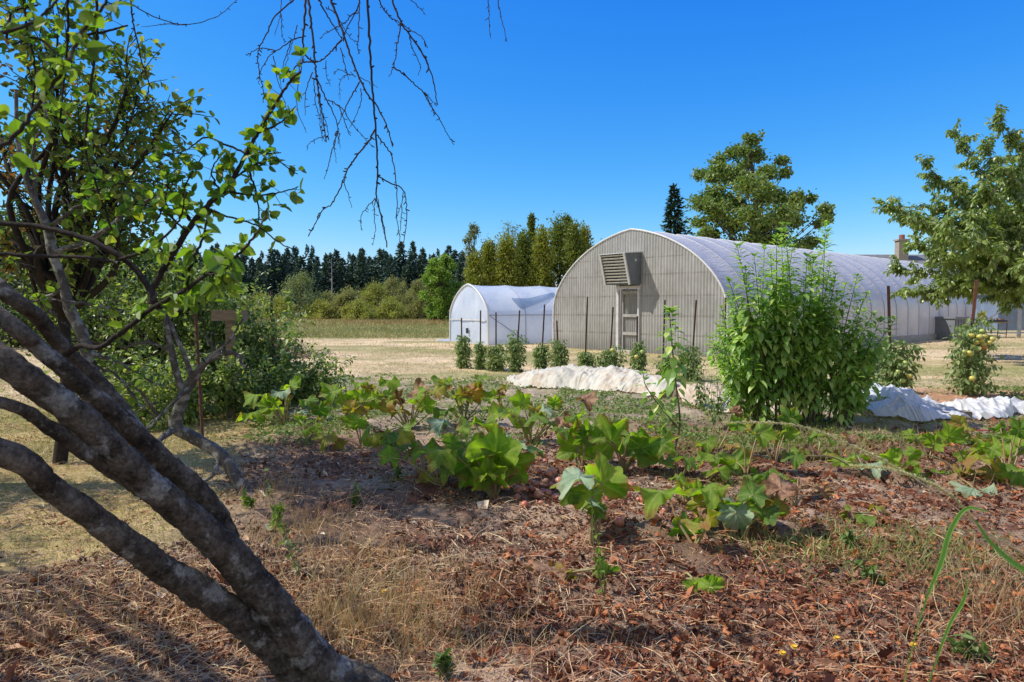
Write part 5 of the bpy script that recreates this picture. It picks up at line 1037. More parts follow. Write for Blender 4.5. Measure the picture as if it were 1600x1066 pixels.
def squash_plant(px, py, leaves, label, seed, group=None):
    """leaves: (tip px, tip py, size m, kind, mode) ; mode u=upright fan, h=umbrella, d=drooping"""
    r = np.random.default_rng(seed); leaves = [(l[0], l[1], l[2] * (.84 if l[4] == 'u' else .72), ('g' if l[3] == 'p' and r.uniform() < .35 else l[3]), *l[4:]) for l in leaves]
    if seed not in (20, 21, 22, 10, 14) and seed < 100:
        for _ in range(5 if seed in (1, 2, 4, 5, 9, 12, 7, 23, 24) else 2):
            lx_, ly_ = px + r.normal() * 34, py - r.uniform(22, 74) * (1.15 if py > 740 else .9)
            if 800 < lx_ < 1050 and ly_ > 712: continue
            leaves.append((lx_, ly_, r.uniform(.08, .17), str(r.choice(['g', 'g', 'g', 'g', 'y', 'y', 'k', 'k', 'x'])), str(r.choice(['u', 't', 't', 'd', 'h']))))
    b = G(px, py); b[2] = float(H(b[0], b[1])); g = thing('squash_plant', label, 'plant', b, group)
    for (lx, ly, sz, kd, mode, *rest) in leaves:
        dy = rest[0] if rest else r.normal() * .12; e = W(lx, ly, max(1.5, b[1] + dy)); 
        ez = max(e[2], float(H(e[0], e[1])) + .03); e[2] = ez
        v = e - b; P = smooth_path([b - A(0, 0, .03), b + v * A(.35, .35, .5) + r.normal(size=3) * .02, b + v * A(.75, .75, .92), e], 6); h = np.hypot(v[0], v[1])
        out = nrm(A(v[0], v[1], 0) + r.normal(size=3) * A(.05, .05, 0)) if h > .05 else nrm(A(r.normal(), -1, 0))
        if mode == 'u': D = nrm(A(out[0] * .35 + r.normal() * .15, out[1] * .3, 1)); N = nrm(A(-.15 + r.normal() * .3, -1, .25)); cup = -.16
        elif mode == 'h': D = nrm(out + A(0, 0, .05 + r.normal() * .12)); N = nrm(A(r.normal() * .15 - .12, r.normal() * .15 - .2, 1)); cup = .3
        elif mode == 't': D = nrm(out + A(0, 0, .5)); N = nrm(A(-.2, -.45, .7)); cup = .05
        else: D = nrm(out * .5 + A(0, 0, -1)); N = nrm(A(r.normal() * .3, -1, .3)); cup = .25
        V, T, Q, vn, rim = squash_leaf(r, sz, cup, 1.5 if mode == 'u' else 1.0, .045 if kd[0] in 'oxy' else .01, mode == 'u')
        X, Y, Z = [q[0] for q in frames(D[None], N[None])]
        Wv = (V[:, :1] * X + V[:, 1:2] * Y + V[:, 2:] * Z) + e - b; mb = MB(); mb.add(Wv, T); mb.add(np.zeros((0, 3)), np.zeros((0, 3), int)); mb.F.append((Q, 0))
        mt = {'g': 'sq', 'k': 'sq_dark', 'p': 'sq_pale', 'y': 'sq_yel', 'o': 'sq_or', 'x': 'sq_dead'}[kd[0]]
        leaf = mb.build('leaf', M[mt], g, True); at = leaf.data.attributes.new('vein', 'FLOAT', 'POINT'); at.data.foreach_set('value', vn); at = leaf.data.attributes.new('rim', 'FLOAT', 'POINT'); at.data.foreach_set('value', rim)
        if kd[0] == 'o': leaf['label'] = 'orange dying leaf'
        elif kd[0] == 'y': leaf['label'] = 'yellowing leaf'
        elif kd[0] == 'p': leaf['label'] = 'pale powdery leaf'
        elif kd[0] == 'x': leaf['label'] = 'brown dead leaf'
        mb = MB(); rr = .0045 + .012 * sz; tube(mb, P - b, [rr * 1.5, rr, rr * .8], 7); mb.build('petiole', M['petiole_r'] if r.uniform() < .3 else M['petiole'], leaf, True)
def squashes():
    S = squash_plant
    S(445, 668, [(400, 618, .26, 'g', 'h'), (455, 602, .24, 'g', 't'), (425, 640, .3, 'g', 'h'), (480, 625, .22, 'k', 'h'), (395, 645, .28, 'g', 'h'), (470, 645, .2, 'p', 'h'), (440, 612, .22, 'p', 'h'), (500, 640, .2, 'k', 'd')], 'leftmost green squash plant beside the berry shrubs', 1)
    S(545, 672, [(520, 612, .26, 'g', 't'), (560, 640, .22, 'y', 'h'), (560, 598, .2, 'g', 'h'), (600, 632, .26, 'y', 't'), (545, 650, .2, 'k', 'h'), (585, 625, .2, 'g', 'u')], 'squash plant with yellow leaves second from the left', 2)
    S(565, 700, [(512, 682, .2, 'y', 'h'), (528, 690, .16, 'y', 'd'), (560, 660, .18, 'g', 'd')], 'low squash plant with bright yellow drooping leaves', 3)
    S(640, 668, [(610, 595, .24, 'g', 'h'), (650, 620, .24, 'g', 't'), (680, 610, .24, 'y', 'h'), (690, 640, .22, 'k', 'h'), (625, 640, .2, 'y', 'h'), (665, 635, .2, 'g', 'u')], 'yellow green squash plant at the back, left of the orange leaf', 4)
    S(725, 660, [(740, 612, .25, 'o', 'd'), (725, 620, .24, 'g', 'h'), (700, 640, .24, 'k', 'h'), (765, 640, .24, 'g', 'h'), (735, 603, .14, 'x', 'h')], 'squash plant holding up one large orange dying leaf', 5)
    S(665, 750, [(630, 690, .24, 'k', 'h'), (655, 700, .22, 'g', 'h'), (612, 700, .18, 'g', 'h')], 'squash plant with low dark leaves left of the large upright leaves', 6)
    S(772, 778, [(775, 712, .32, 'g', 'u', -.05), (745, 722, .30, 'k', 'u', .05), (800, 728, .26, 'g', 'u', .1), (765, 745, .22, 'g', 'u', -.1), (712, 715, .26, 'k', 'h'), (690, 705, .26, 'g', 'h'), (690, 662, .24, 'p', 'h', .4), (820, 700, .24, 'k', 'h'), (740, 660, .28, 'g', 'h', .5), (800, 690, .24, 'p', 'h'), (730, 740, .2, 'g', 'd'), (780, 650, .24, 'g', 't', .6), (740, 700, .2, 'k', 'h')], 'largest squash plant with big upright ribbed leaves at the bed centre', 7)
    S(690, 765, [(670, 700, .26, 'g', 'h'), (705, 728, .22, 'g', 'h'), (668, 770, .16, 'y', 'd')], 'squash plant with a drooping yellow leaf beside the bare soil', 8)
    S(830, 690, [(800, 640, .26, 'g', 'h'), (835, 650, .24, 'k', 'h'), (860, 660, .24, 'g', 'h'), (850, 640, .2, 'p', 'h'), (820, 665, .22, 'g', 't')], 'squash plant with low round leaves behind the large upright leaves', 9)
    S(866, 640, [(866, 628, .17, 'g', 'u'), (870, 632, .14, 'y', 'u')], 'single small upright squash shoot standing in front of the cream sheet', 10)
    S(910, 728, [(900, 700, .30, 'g', 'u'), (885, 670, .26, 'k', 'h'), (925, 665, .24, 'g', 'h'), (900, 650, .22, 'g', 't')], 'upright squash plant behind the scattered red fruit', 11)
    S(975, 735, [(955, 690, .34, 'g', 'u', .1), (1002, 700, .28, 'k', 'u'), (985, 680, .22, 'g', 'h'), (1015, 705, .16, 'p', 'h')], 'squash plant with two broad fans behind the fallen fruit', 12)
    S(935, 838, [(905, 745, .26, 'p', 'h', 0), (940, 755, .26, 'g', 'u', .25), (925, 775, .2, 'g', 'd', 0), (890, 770, .16, 'k', 'd')], 'squash plant with a pale silvery leaf in front of the fruit', 13)
    S(928, 850, [(925, 785, .14, 'p', 'h', 0), (932, 795, .12, 'k', 'd', 0)], 'small powdery squash plant in front of the silvery leaf', 14)
    S(1085, 850, [(1032, 768, .30, 'g', 'h', .2), (1075, 825, .2, 'k', 'd')], 'squash plant with one long leaning stalk by the fallen fruit', 15)
    S(1060, 742, [(1045, 720, .2, 'g', 'h'), (1095, 720, .18, 'g', 't'), (1070, 715, .18, 'k', 'h')], 'low squash plant just right of the single tall stalk', 16)
    S(1160, 838, [(1220, 765, .2, 'x', 't', .1), (1195, 770, .26, 'k', 'd', .2), (1205, 790, .24, 'y', 'd', .1), (1170, 790, .2, 'k', 'd', .2)], 'wilting squash plant with a thick arching stalk', 17)
    S(1145, 838, [(1110, 765, .24, 'g', 'h', .1), (1150, 800, .2, 'p', 'd', 0), (1130, 790, .2, 'g', 'd', .05)], 'squash plant with curled leaves left of the arching stalk', 18)
    S(1165, 745, [(1150, 722, .26, 'g', 't'), (1190, 740, .22, 'k', 'h'), (1125, 735, .2, 'g', 'h'), (1175, 755, .2, 'k', 'd')], 'green squash plant in front of the tall leafy clump', 19)
    S(1065, 890, [(1100, 935, .16, 'k', 'd', -.25), (1085, 930, .14, 'g', 'd', -.25), (1110, 945, .15, 'g', 'd', -.3)], 'small wilted leaf cluster lying on the brown soil', 20)
    S(990, 905, [(880, 908, .14, 'y', 'd', 0), (860, 895, .2, 'x', 'h', 0), (845, 900, .16, 'x', 'h', .1), (950, 905, .12, 'k', 'd')], 'dried squash vine with tan papery leaves', 21)
    S(1390, 812, [(1345, 805, .22, 'g', 'h', 0), (1330, 800, .14, 'x', 'h'), (1365, 815, .14, 'y', 'h')], 'flat low squash leaf on the soil at the right', 22)
    S(1500, 745, [(1440, 765, .28, 'g', 'h'), (1520, 790, .28, 'p', 'h', -.5), (1480, 775, .24, 'k', 'h'), (1545, 740, .2, 'y', 'h'), (1500, 735, .2, 'y', 'h'), (1470, 790, .2, 'x', 'h')], 'sprawling squash plant with pale and yellow leaves at the right', 23)
    S(1570, 745, [(1590, 735, .32, 'p', 'h'), (1560, 705, .24, 'g', 't'), (1600, 700, .26, 'g', 'h'), (1530, 715, .22, 'y', 'h'), (1585, 770, .16, 'o', 'd'), (1540, 700, .22, 'g', 'h')], 'squash plant with a large pale leaf at the right edge', 24)
    S(1500, 690, [(1498, 672, .20, 'g', 'u'), (1515, 690, .2, 'g', 'h'), (1480, 700, .18, 'y', 'h')], 'squash shoot with one upright leaf in front of the white cover', 25)
    S(1345, 735, [(1320, 720, .2, 'g', 'h'), (1360, 725, .2, 'p', 'h'), (1385, 720, .2, 'g', 'h'), (1340, 712, .18, 'k', 'h')], 'low blue green squash plant in the shade of the tall clump', 26)
    S(1120, 700, [(1105, 690, .2, 'g', 'h'), (1140, 695, .18, 'y', 'h')], 'small squash plant at the left foot of the tall clump', 27)
    S(1275, 715, [(1250, 705, .18, 'g', 'h'), (1295, 710, .18, 'y', 'h'), (1270, 700, .16, 'x', 'h')], 'small squash plant with dry leaf below the tall clump', 28)
squashes()
def small_squash():
    r = np.random.default_rng(404)
    spots = [(1030, 700, 'small squash shoot at the foot of the single stalk'), (1210, 720, 'small yellow green squash shoot before the dense clump'), (1410, 745, 'small squash shoot in the shade right of the dense clump'), (600, 720, 'small squash shoot on the bare soil left of the bed'), (480, 690, 'small squash shoot in front of the leftmost squash plant'), (780, 650, 'small squash shoot right of the orange leaf'), (1450, 720, 'small squash shoot left of the upright shoot by the white cover'), (1240, 790, 'wilted squash shoot right of the arching stalk'), (1070, 790, 'wilted squash shoot beside the long leaning stalk')]
    for i, (px, py, lab) in enumerate(spots):
        L = [(px + r.normal() * 18, py - r.uniform(14, 46), r.uniform(.08, .16), str(r.choice(['g', 'g', 'y', 'k', 'x'])), str(r.choice(['u', 't', 'd', 'h']))) for _ in range(5)]
        squash_plant(px, py, L, lab, 100 + i)
small_squash()

# ------------------------------------------------------------------ fallen red fruit
def fruits():
    t = NT('red_fruit_skin'); rr = t.n('ShaderNodeObjectInfo').outputs['Random']
    c = t.ramp(rr, even([(.48, .11, .07), (.55, .20, .12), (.36, .06, .05), (.60, .30, .18)])); c = t.mix(t.ramp(t.noise(30, 4), [(.45, (0,) * 3), (.7, (.6,) * 3)]), c, (.62, .42, .25))
    p = t.pbsdf(Base_Color=c, Roughness=.3); mt = t.done(p)
    mb = MB(); sphere(mb, A(0, 0, 0), .035, .88, 14, 9, tip=.12); proto = mb.build('fallen_fruit', mt, None, True)
    pts = [(848, 765), (838, 756), (853, 752), (862, 758), (842, 772), (870, 770), (830, 762), (876, 757), (864, 738), (858, 742), (874, 748), (835, 718), (852, 715), (810, 765), (808, 772), (845, 784), (828, 778), (820, 790), (868, 782), (880, 762), (892, 778), (997, 776), (1003, 773), (1018, 783), (1027, 776), (1030, 782), (1022, 790), (1038, 793), (962, 762), (980, 766), (1030, 811), (1024, 812), (968, 820), (985, 758), (952, 768), (843, 738), (866, 752), (880, 745), (856, 770), (1006, 779), (824, 745)]
    r = np.random.default_rng(2)
    for i, (px, py) in enumerate(pts):
        o = proto if i == 0 else proto.copy()
        if i: COL.objects.link(o)
        b = G(px, py + 6); s = r.uniform(.62, 1.2); o.location = (b[0], b[1], float(H(b[0], b[1])) + .022 * s + (0.02 if 838 < px < 870 and py < 775 else 0)); o.rotation_euler = tuple(r.uniform(-1, 1, 3)); o.scale = (s,) * 3
        tag(o, 'round red fruit lying among the squash plants at the bed centre', 'fruit', 'red fruit scattered on the soil')
fruits()

# ------------------------------------------------------------------ tall leafy clump
def stalk_leaves(lf, P, r, size, T, step, t0=.15, full=1.0):
    L = np.concatenate([[0], np.cumsum(np.linalg.norm(np.diff(P, axis=0), axis=1))]); x = t0 * L[-1]; a = r.uniform(0, 6); Ps, Ds, Ns, Ss = [], [], [], []
    while x < L[-1]:
        f = x / L[-1]; p = A(*[np.interp(x, L, P[:, k]) for k in range(3)]); 
        for h in (0, PI):
            an = a + h + r.normal() * .25; up = -.55 + 1.5 * max(0, f - .6) / .4 + r.normal() * .2; d = nrm(A(math.cos(an), math.sin(an), up)); Ps.append(p + d * .03); Ds.append(d); Ns.append(A(0, 0, 1) + d * .2); Ss.append(size * (1.0 - .5 * f ** 3) * r.uniform(.5, 1.35) * (.55 + .45 * min(1, f / .4)))
        a += PI / 2 + r.normal() * .2; x += step * (1.15 - .7 * f ** 2) * r.uniform(.8, 1.2)
    # tip rosette
    n = 9; 
    for k in range(n): an = k * 2.4; d = nrm(A(math.cos(an), math.sin(an), .9)); Ps.append(P[-1]); Ds.append(d); Ns.append(A(0, 0, 1)); Ss.append(size * .42)
    scatter(lf, T, np.array(Ps), np.array(Ds), np.array(Ns), np.array(Ss))
def clump():
    r = np.random.default_rng(19); b = G(1250, 672); b = A(b[0], b[1] + .35, 0); g = thing('tall_leafy_clump', 'tall dense clump of green leafy stalks in front of the greenhouse', 'plant', b)
    T = leafT(.24, .05, .32)
    tops = [(1228, 352), (1222, 360), (1290, 350), (1288, 362), (1150, 385), (1160, 420), (1140, 440), (1195, 385), (1205, 400), (1182, 400), (1245, 385), (1260, 400), (1275, 405), (1330, 432), (1322, 445), (1345, 470), (1360, 490), (1372, 500), (1310, 460), (1300, 430), (1212, 372), (1235, 420), (1170, 450), (1130, 480), (1122, 510), (1215, 440), (1255, 440), (1280, 470), (1340, 500), (1385, 530), (1375, 550), (1118, 540), (1300, 500), (1240, 480), (1190, 470), (1150, 500), (1165, 530), (1320, 530), (1270, 520), (1210, 520), (1350, 560), (1130, 570), (1240, 560), (1290, 570), (1180, 570), (1395, 500), (1120, 520), (1135, 460), (1355, 460), (1390, 560)]
    tops = tops + [(a + r.normal() * 16, b_ + 25 + abs(r.normal()) * 45) for a, b_ in tops[:34]]
    for i, (px, py) in enumerate(tops):
        dd = b[1] + r.uniform(-.5, .55); e = W(px + r.normal() * 3, py, dd); bx = b[0] + (e[0] - b[0]) * .62 + r.normal() * .06; p0 = A(bx, b[1] + (dd - b[1]) * .7, float(H(bx, dd)) - .02)
        m = (p0 + e) / 2 + A((e[0] - p0[0]) * -.12, 0, .1) + r.normal(size=3) * .03; P = smooth_path([p0, m, e], 10); mb = MB(); tube(mb, P - b, [.010, .007, .003], 6); st = mb.build('stalk', M['choke_stem'], g, True)
        lf = MB(); stalk_leaves(lf, P, r, r.uniform(.13, .175), T, .046, t0=r.uniform(.14, .3))
        # side shoots
        for k in range(3):
            q = int(len(P) * r.uniform(.35, .75)); d = nrm(A(r.normal(), r.normal(), 1.0)); Q = smooth_path([P[q], P[q] + d * .15, P[q] + d * .25 + A(0, 0, .08)], 4); stalk_leaves(lf, Q, r, .14, T, .045, .1)
        lf.V = [v - b for v in lf.V]; lf.build('foliage', M['choke'], st)
    # lower yellowed basal leaves
    b2 = G(1052, 712); g = thing('tall_single_stalk', 'single tall green stalk with drooping leaves left of the dense clump', 'plant', b2)
    P = smooth_path([b2, W(1062, 660, b2[1]), W(1056, 600, b2[1]), W(1050, 540, b2[1]), W(1046, 486, b2[1])], 10); mb = MB(); tube(mb, P - b2, [.012, .009, .005], 7); mb.build('stalk', M['choke_stem'], g, True)
    lf = MB(); stalk_leaves(lf, P, r, .20, leafT(.33, .05, .35), .075, .42); stalk_leaves(lf, P[-20:], r, .15, leafT(.3, .05, .3), .05, .2); stalk_leaves(lf, P, r, .08, T, .2, .15); lf.V = [v - b2 for v in lf.V]; lf.build('foliage', M['choke'], g)
    Q = smooth_path([W(1062, 672, b2[1]), W(1035, 640, b2[1]), W(1010, 605, b2[1]), W(1005, 585, b2[1])], 6); mb = MB(); tube(mb, Q - b2, [.008, .004], 6); mb.build('side_stalk', M['choke_stem'], g, True)
    lf = MB(); stalk_leaves(lf, Q, r, .16, leafT(.33, .05, .3), .07, .2); lf.V = [v - b2 for v in lf.V]; lf.build('side_foliage', M['choke'], g)
    # smaller companions
    for k, (px, pt, pb, lab) in enumerate([(1115, 590, 665, 'short grey green plant at the left side of the dense clump'), (1095, 560, 640, 'slim leafy plant between the single stalk and the dense clump'), (720, 590, 640, 'small upright weed left of the cream sheet'), (540, 590, 640, 'small leafy weed behind the left squash plants')]):
        c = G(px, pb); g = thing('small_leafy_plant', lab, 'plant', c); lf, st = MB(), MB()
        for s in range(6):
            e = W(px + r.normal() * 14, pt + abs(r.normal()) * 12, c[1] + r.normal() * .1); P = smooth_path([c, (c + e) / 2 + r.normal(size=3) * .03, e], 6); tube(st, P - c, [.006, .003], 5); stalk_leaves(lf, P, r, .10, T, .06, .2)
        lf.V = [v - c for v in lf.V]; st.build('stem', M['stem'], g); lf.build('foliage', M['weed'] if k else M['tomato_leaf'], g)
clump()

# ------------------------------------------------------------------ stakes and tomato plants
def stakes():
    r = np.random.default_rng(21)
    # (base px, top px, top py, radius, label) on the row line
    def rowpt(px):
        u = (px - 800) / FP; s = (u * 16.8 + 1.3) / (8.9 + u * 5.4); return A(-1.3 + 8.9 * s, 16.8 - 5.4 * s, 0)
    L = [(722, 721, 497, 'leftmost thin rusty stake before the hoop house end wall'), (750, 751, 485, 'second thin stake from the left before the hoop house'), (775, 775, 488, 'thin stake before the hoop house brace'), (806, 812, 485, 'stake leaning right before the middle of the hoop house'), (845, 851, 476, 'leaning stake before the right end of the hoop house'), (874, 870, 501, 'short stake leaning left at the corner of the large greenhouse'), (914, 918, 464, 'tall dark stake left of the greenhouse door'), (952, 958, 480, 'dark stake just left of the white door frame'), (996, 996, 494, 'stake standing before the right door post'), (1036, 1039, 469, 'stake behind the single tall stalk'), (1080, 1088, 469, 'dark stake before the right part of the corrugated wall'), (1134, 1134, 465, 'stake at the left edge of the dense leafy clump'), (1396, 1388, 447, 'thick dark rusty post right of the dense clump'), (1512, 1526, 437, 'bright rusty post behind the tomato plant with ripe fruit')]
    gts = []
    for i, (bx, tx, ty, lab) in enumerate(L):
        b = rowpt(bx); b[2] = float(H(b[0], b[1])) - .1; e = W(tx, ty, b[1]); thick = .024 if i == 12 else .026 if i == 13 else .014
        mb = MB(); w = thick; V = []; d = e - b
        # T / angle section stake: two flat strips
        for (x0, y0, x1, y1) in ((-w, 0, w, 0), (0, 0, 0, w * 1.4)):
            q = np.array([[x0 - .003, y0 - .003, 0], [x1 + .003, y1 - .003, 0], [x1 + .003, y1 + .003, 0], [x0 - .003, y0 + .003, 0]])
            V = np.vstack([q, q + d]); mb.add(V, [[0, 1, 5, 4], [1, 2, 6, 5], [2, 3, 7, 6], [3, 0, 4, 7], [4, 5, 6, 7]])
        for k in range(2, 12): box(mb, d * (k / 13) + A(0, -.008, 0), (w * .7, .01, .015))
        o = mb.build('garden_stake', M['rust_b'] if i == 13 else M['rust'], None, loc=b); tag(o, lab, 'stake')
        if i == 11: continue
        hh = [.80, .64, .66, .95, .72, .76, .56, .66, .78, .56, .68, 0, .9, 1.25][i]; wd = [.26, .16, .36, .27, .19, .24, .26, .32, .22, .26, .30, 0, .36, .44][i]
        c = A(b[0], b[1] - .12, float(H(b[0], b[1]))); nodes, wood = [], MB()
        for s in range(9):
            a = r.uniform(0, 2 * PI); h2 = hh * r.uniform(.7, 1.05); o2 = A(math.cos(a), math.sin(a), 0) * wd * r.uniform(.2, .7); P = smooth_path([c, c + o2 * .7 + A(0, 0, h2 * .5), c + o2 * .6 + A(0, 0, h2)], 6); tube(wood, P - c, [.008, .003], 5)
            for q in range(1, len(P)):
                for _ in range(2):
                    dd = nrm(A(r.normal(), r.normal(), -.1)); e2 = P[q] + dd * r.uniform(.08, .22) * wd / .3; tube(wood, [P[q] - c, e2 - c], [.003, .0015], 3)
                    for z in (.4, .7, 1): nodes.append((P[q] * (1 - z) + e2 * z, dd))
        labs = ['staked tomato plant, leftmost of the row', 'narrow tomato plant, second from the left', 'bushy dark tomato plant before the hoop house brace', 'tomato plant climbing highest before the hoop house', 'tomato plant at the left tip of the cream sheet', 'tomato plant at the left corner of the large greenhouse', 'low tomato plant left of the greenhouse door', 'tomato plant just left of the white door frame', 'tomato plant with pale fruit before the greenhouse door', 'low tomato plant behind the single tall stalk', 'tomato plant before the right part of the corrugated wall', '', 'tomato plant with green fruit right of the dense clump', 'tomato plant heavy with yellow and orange fruit at the right']
        g = thing('tomato_plant', labs[i], 'plant', c); wood.build('stems', M['stem'], g)['kind'] = 'stuff'
        lf = MB(); leaves_at(lf, nodes, r, 2, .075 if i < 12 else .10, leafT(.24, .05, .2), .7, .03); lf.V = [v - c for v in lf.V]; lf.build('foliage', M['tomato_leaf'], g)
        fr = {8: [(.05, .60, 'g'), (-.08, .5, 'y')], 7: [(.02, .6, 'y')], 12: [(-.1, .38, 'g'), (.05, .52, 'g'), (.12, .30, 'y'), (-.02, .22, 'g'), (.2, .5, 'g')], 10: [(.1, .3, 'g')],
              13: [(-.13, .98, 'y'), (-.05, .96, 'y'), (0, .90, 'y'), (.06, .97, 'y'), (.07, .84, 'y'), (.13, .87, 'y'), (.17, .92, 'y'), (.07, .78, 'o'), (-.02, .76, 'y'), (-.09, .80, 'y'), (-.30, .72, 'g'), (-.25, .66, 'g'), (-.2, .70, 'y'), (-.15, .68, 'g'), (-.12, .28, 'y'), (.12, 1.15, 'g'), (.02, 1.05, 'g'), (.18, .78, 'g'), (-.05, .87, 'y')]}.get(i, [])
        for (x, z, k) in fr:
            m2 = MB(); sphere(m2, A(x, -.16 - .1 * r.uniform(), z), .046 * r.uniform(.85, 1.15), .85, 14, 9); m2.build('tomato', M['tom_' + k], g, True)
M['tom_g'] = plain('green_tomato', (.42, .50, .14), .25, n=20, col2=(.34, .44, .10))
M['tom_y'] = plain('yellow_tomato', (.60, .50, .10), .25, n=20, col2=(.5, .46, .12))
M['tom_o'] = plain('orange_tomato', (.60, .14, .03), .25, n=20, col2=(.62, .26, .05))
stakes()
def left_posts():
    for (bx, by, tx, ty, d, rr, lab) in ((428, 612, 424, 455, 10.5, .02, 'thin rusty stake beside the lawn at the edge of the berry shrubs'), (316, 640, 304, 462, 7.6, .018, 'dark metal stake among the berry shrubs')):
        b = W(bx, by, d); b[2] = 0; e = W(tx, ty, d); mb = MB(); tube(mb, [A(0, 0, -.1), e - b], rr, 6, cap=True)
        for k in range(3, 15): box(mb, (e - b) * (k / 16) + A(0, -rr, 0), (.03, .015, .02))
        tag(mb.build('metal_stake', M['rust'], None, loc=b), lab, 'stake')
    b = W(362, 600, 9.2); b[2] = 0; g = thing('wooden_post', 'weathered wooden post with a board across its top', 'post', b)
    top = W(362, 500, 9.2)[2]; mb = MB(); box(mb, (0, 0, top / 2), (.10, .10, top)); mb.build('post', M['wood'], g)
    mb = MB(); box(mb, (0, -.02, top + .06), (.44, .12, .14)); mb.build('board', M['wood'], g)
    # brush pile on the lawn
    c = G(440, 560); c = A(c[0] - .6, c[1] + .3, 0); r = np.random.default_rng(4); mb = MB()
    n = 900; x = r.normal(size=n) * .75; y = r.normal(size=n) * .45; z = np.maximum(.02, .5 * np.exp(-(x ** 2 + y ** 2) / .8)) * r.uniform(.2, 1, n); D = nrm(np.stack([r.normal(size=n), r.normal(size=n), r.normal(size=n) * .35], -1))
    scatter(mb, stripT(3, .2), np.stack([x, y, z], -1), D, rdir(n), np.stack([np.full(n, .02), r.uniform(.2, .6, n), r.uniform(.2, .6, n)], -1))
    tag(mb.build('brush_pile', islandmat('dead_brush', [(.10, .08, .075), (.19, .15, .14), (.06, .05, .05), (.28, .2, .15)]), None, loc=c), 'low heap of dead grey brush on the lawn behind the rusty stake', 'brush pile')
left_posts()

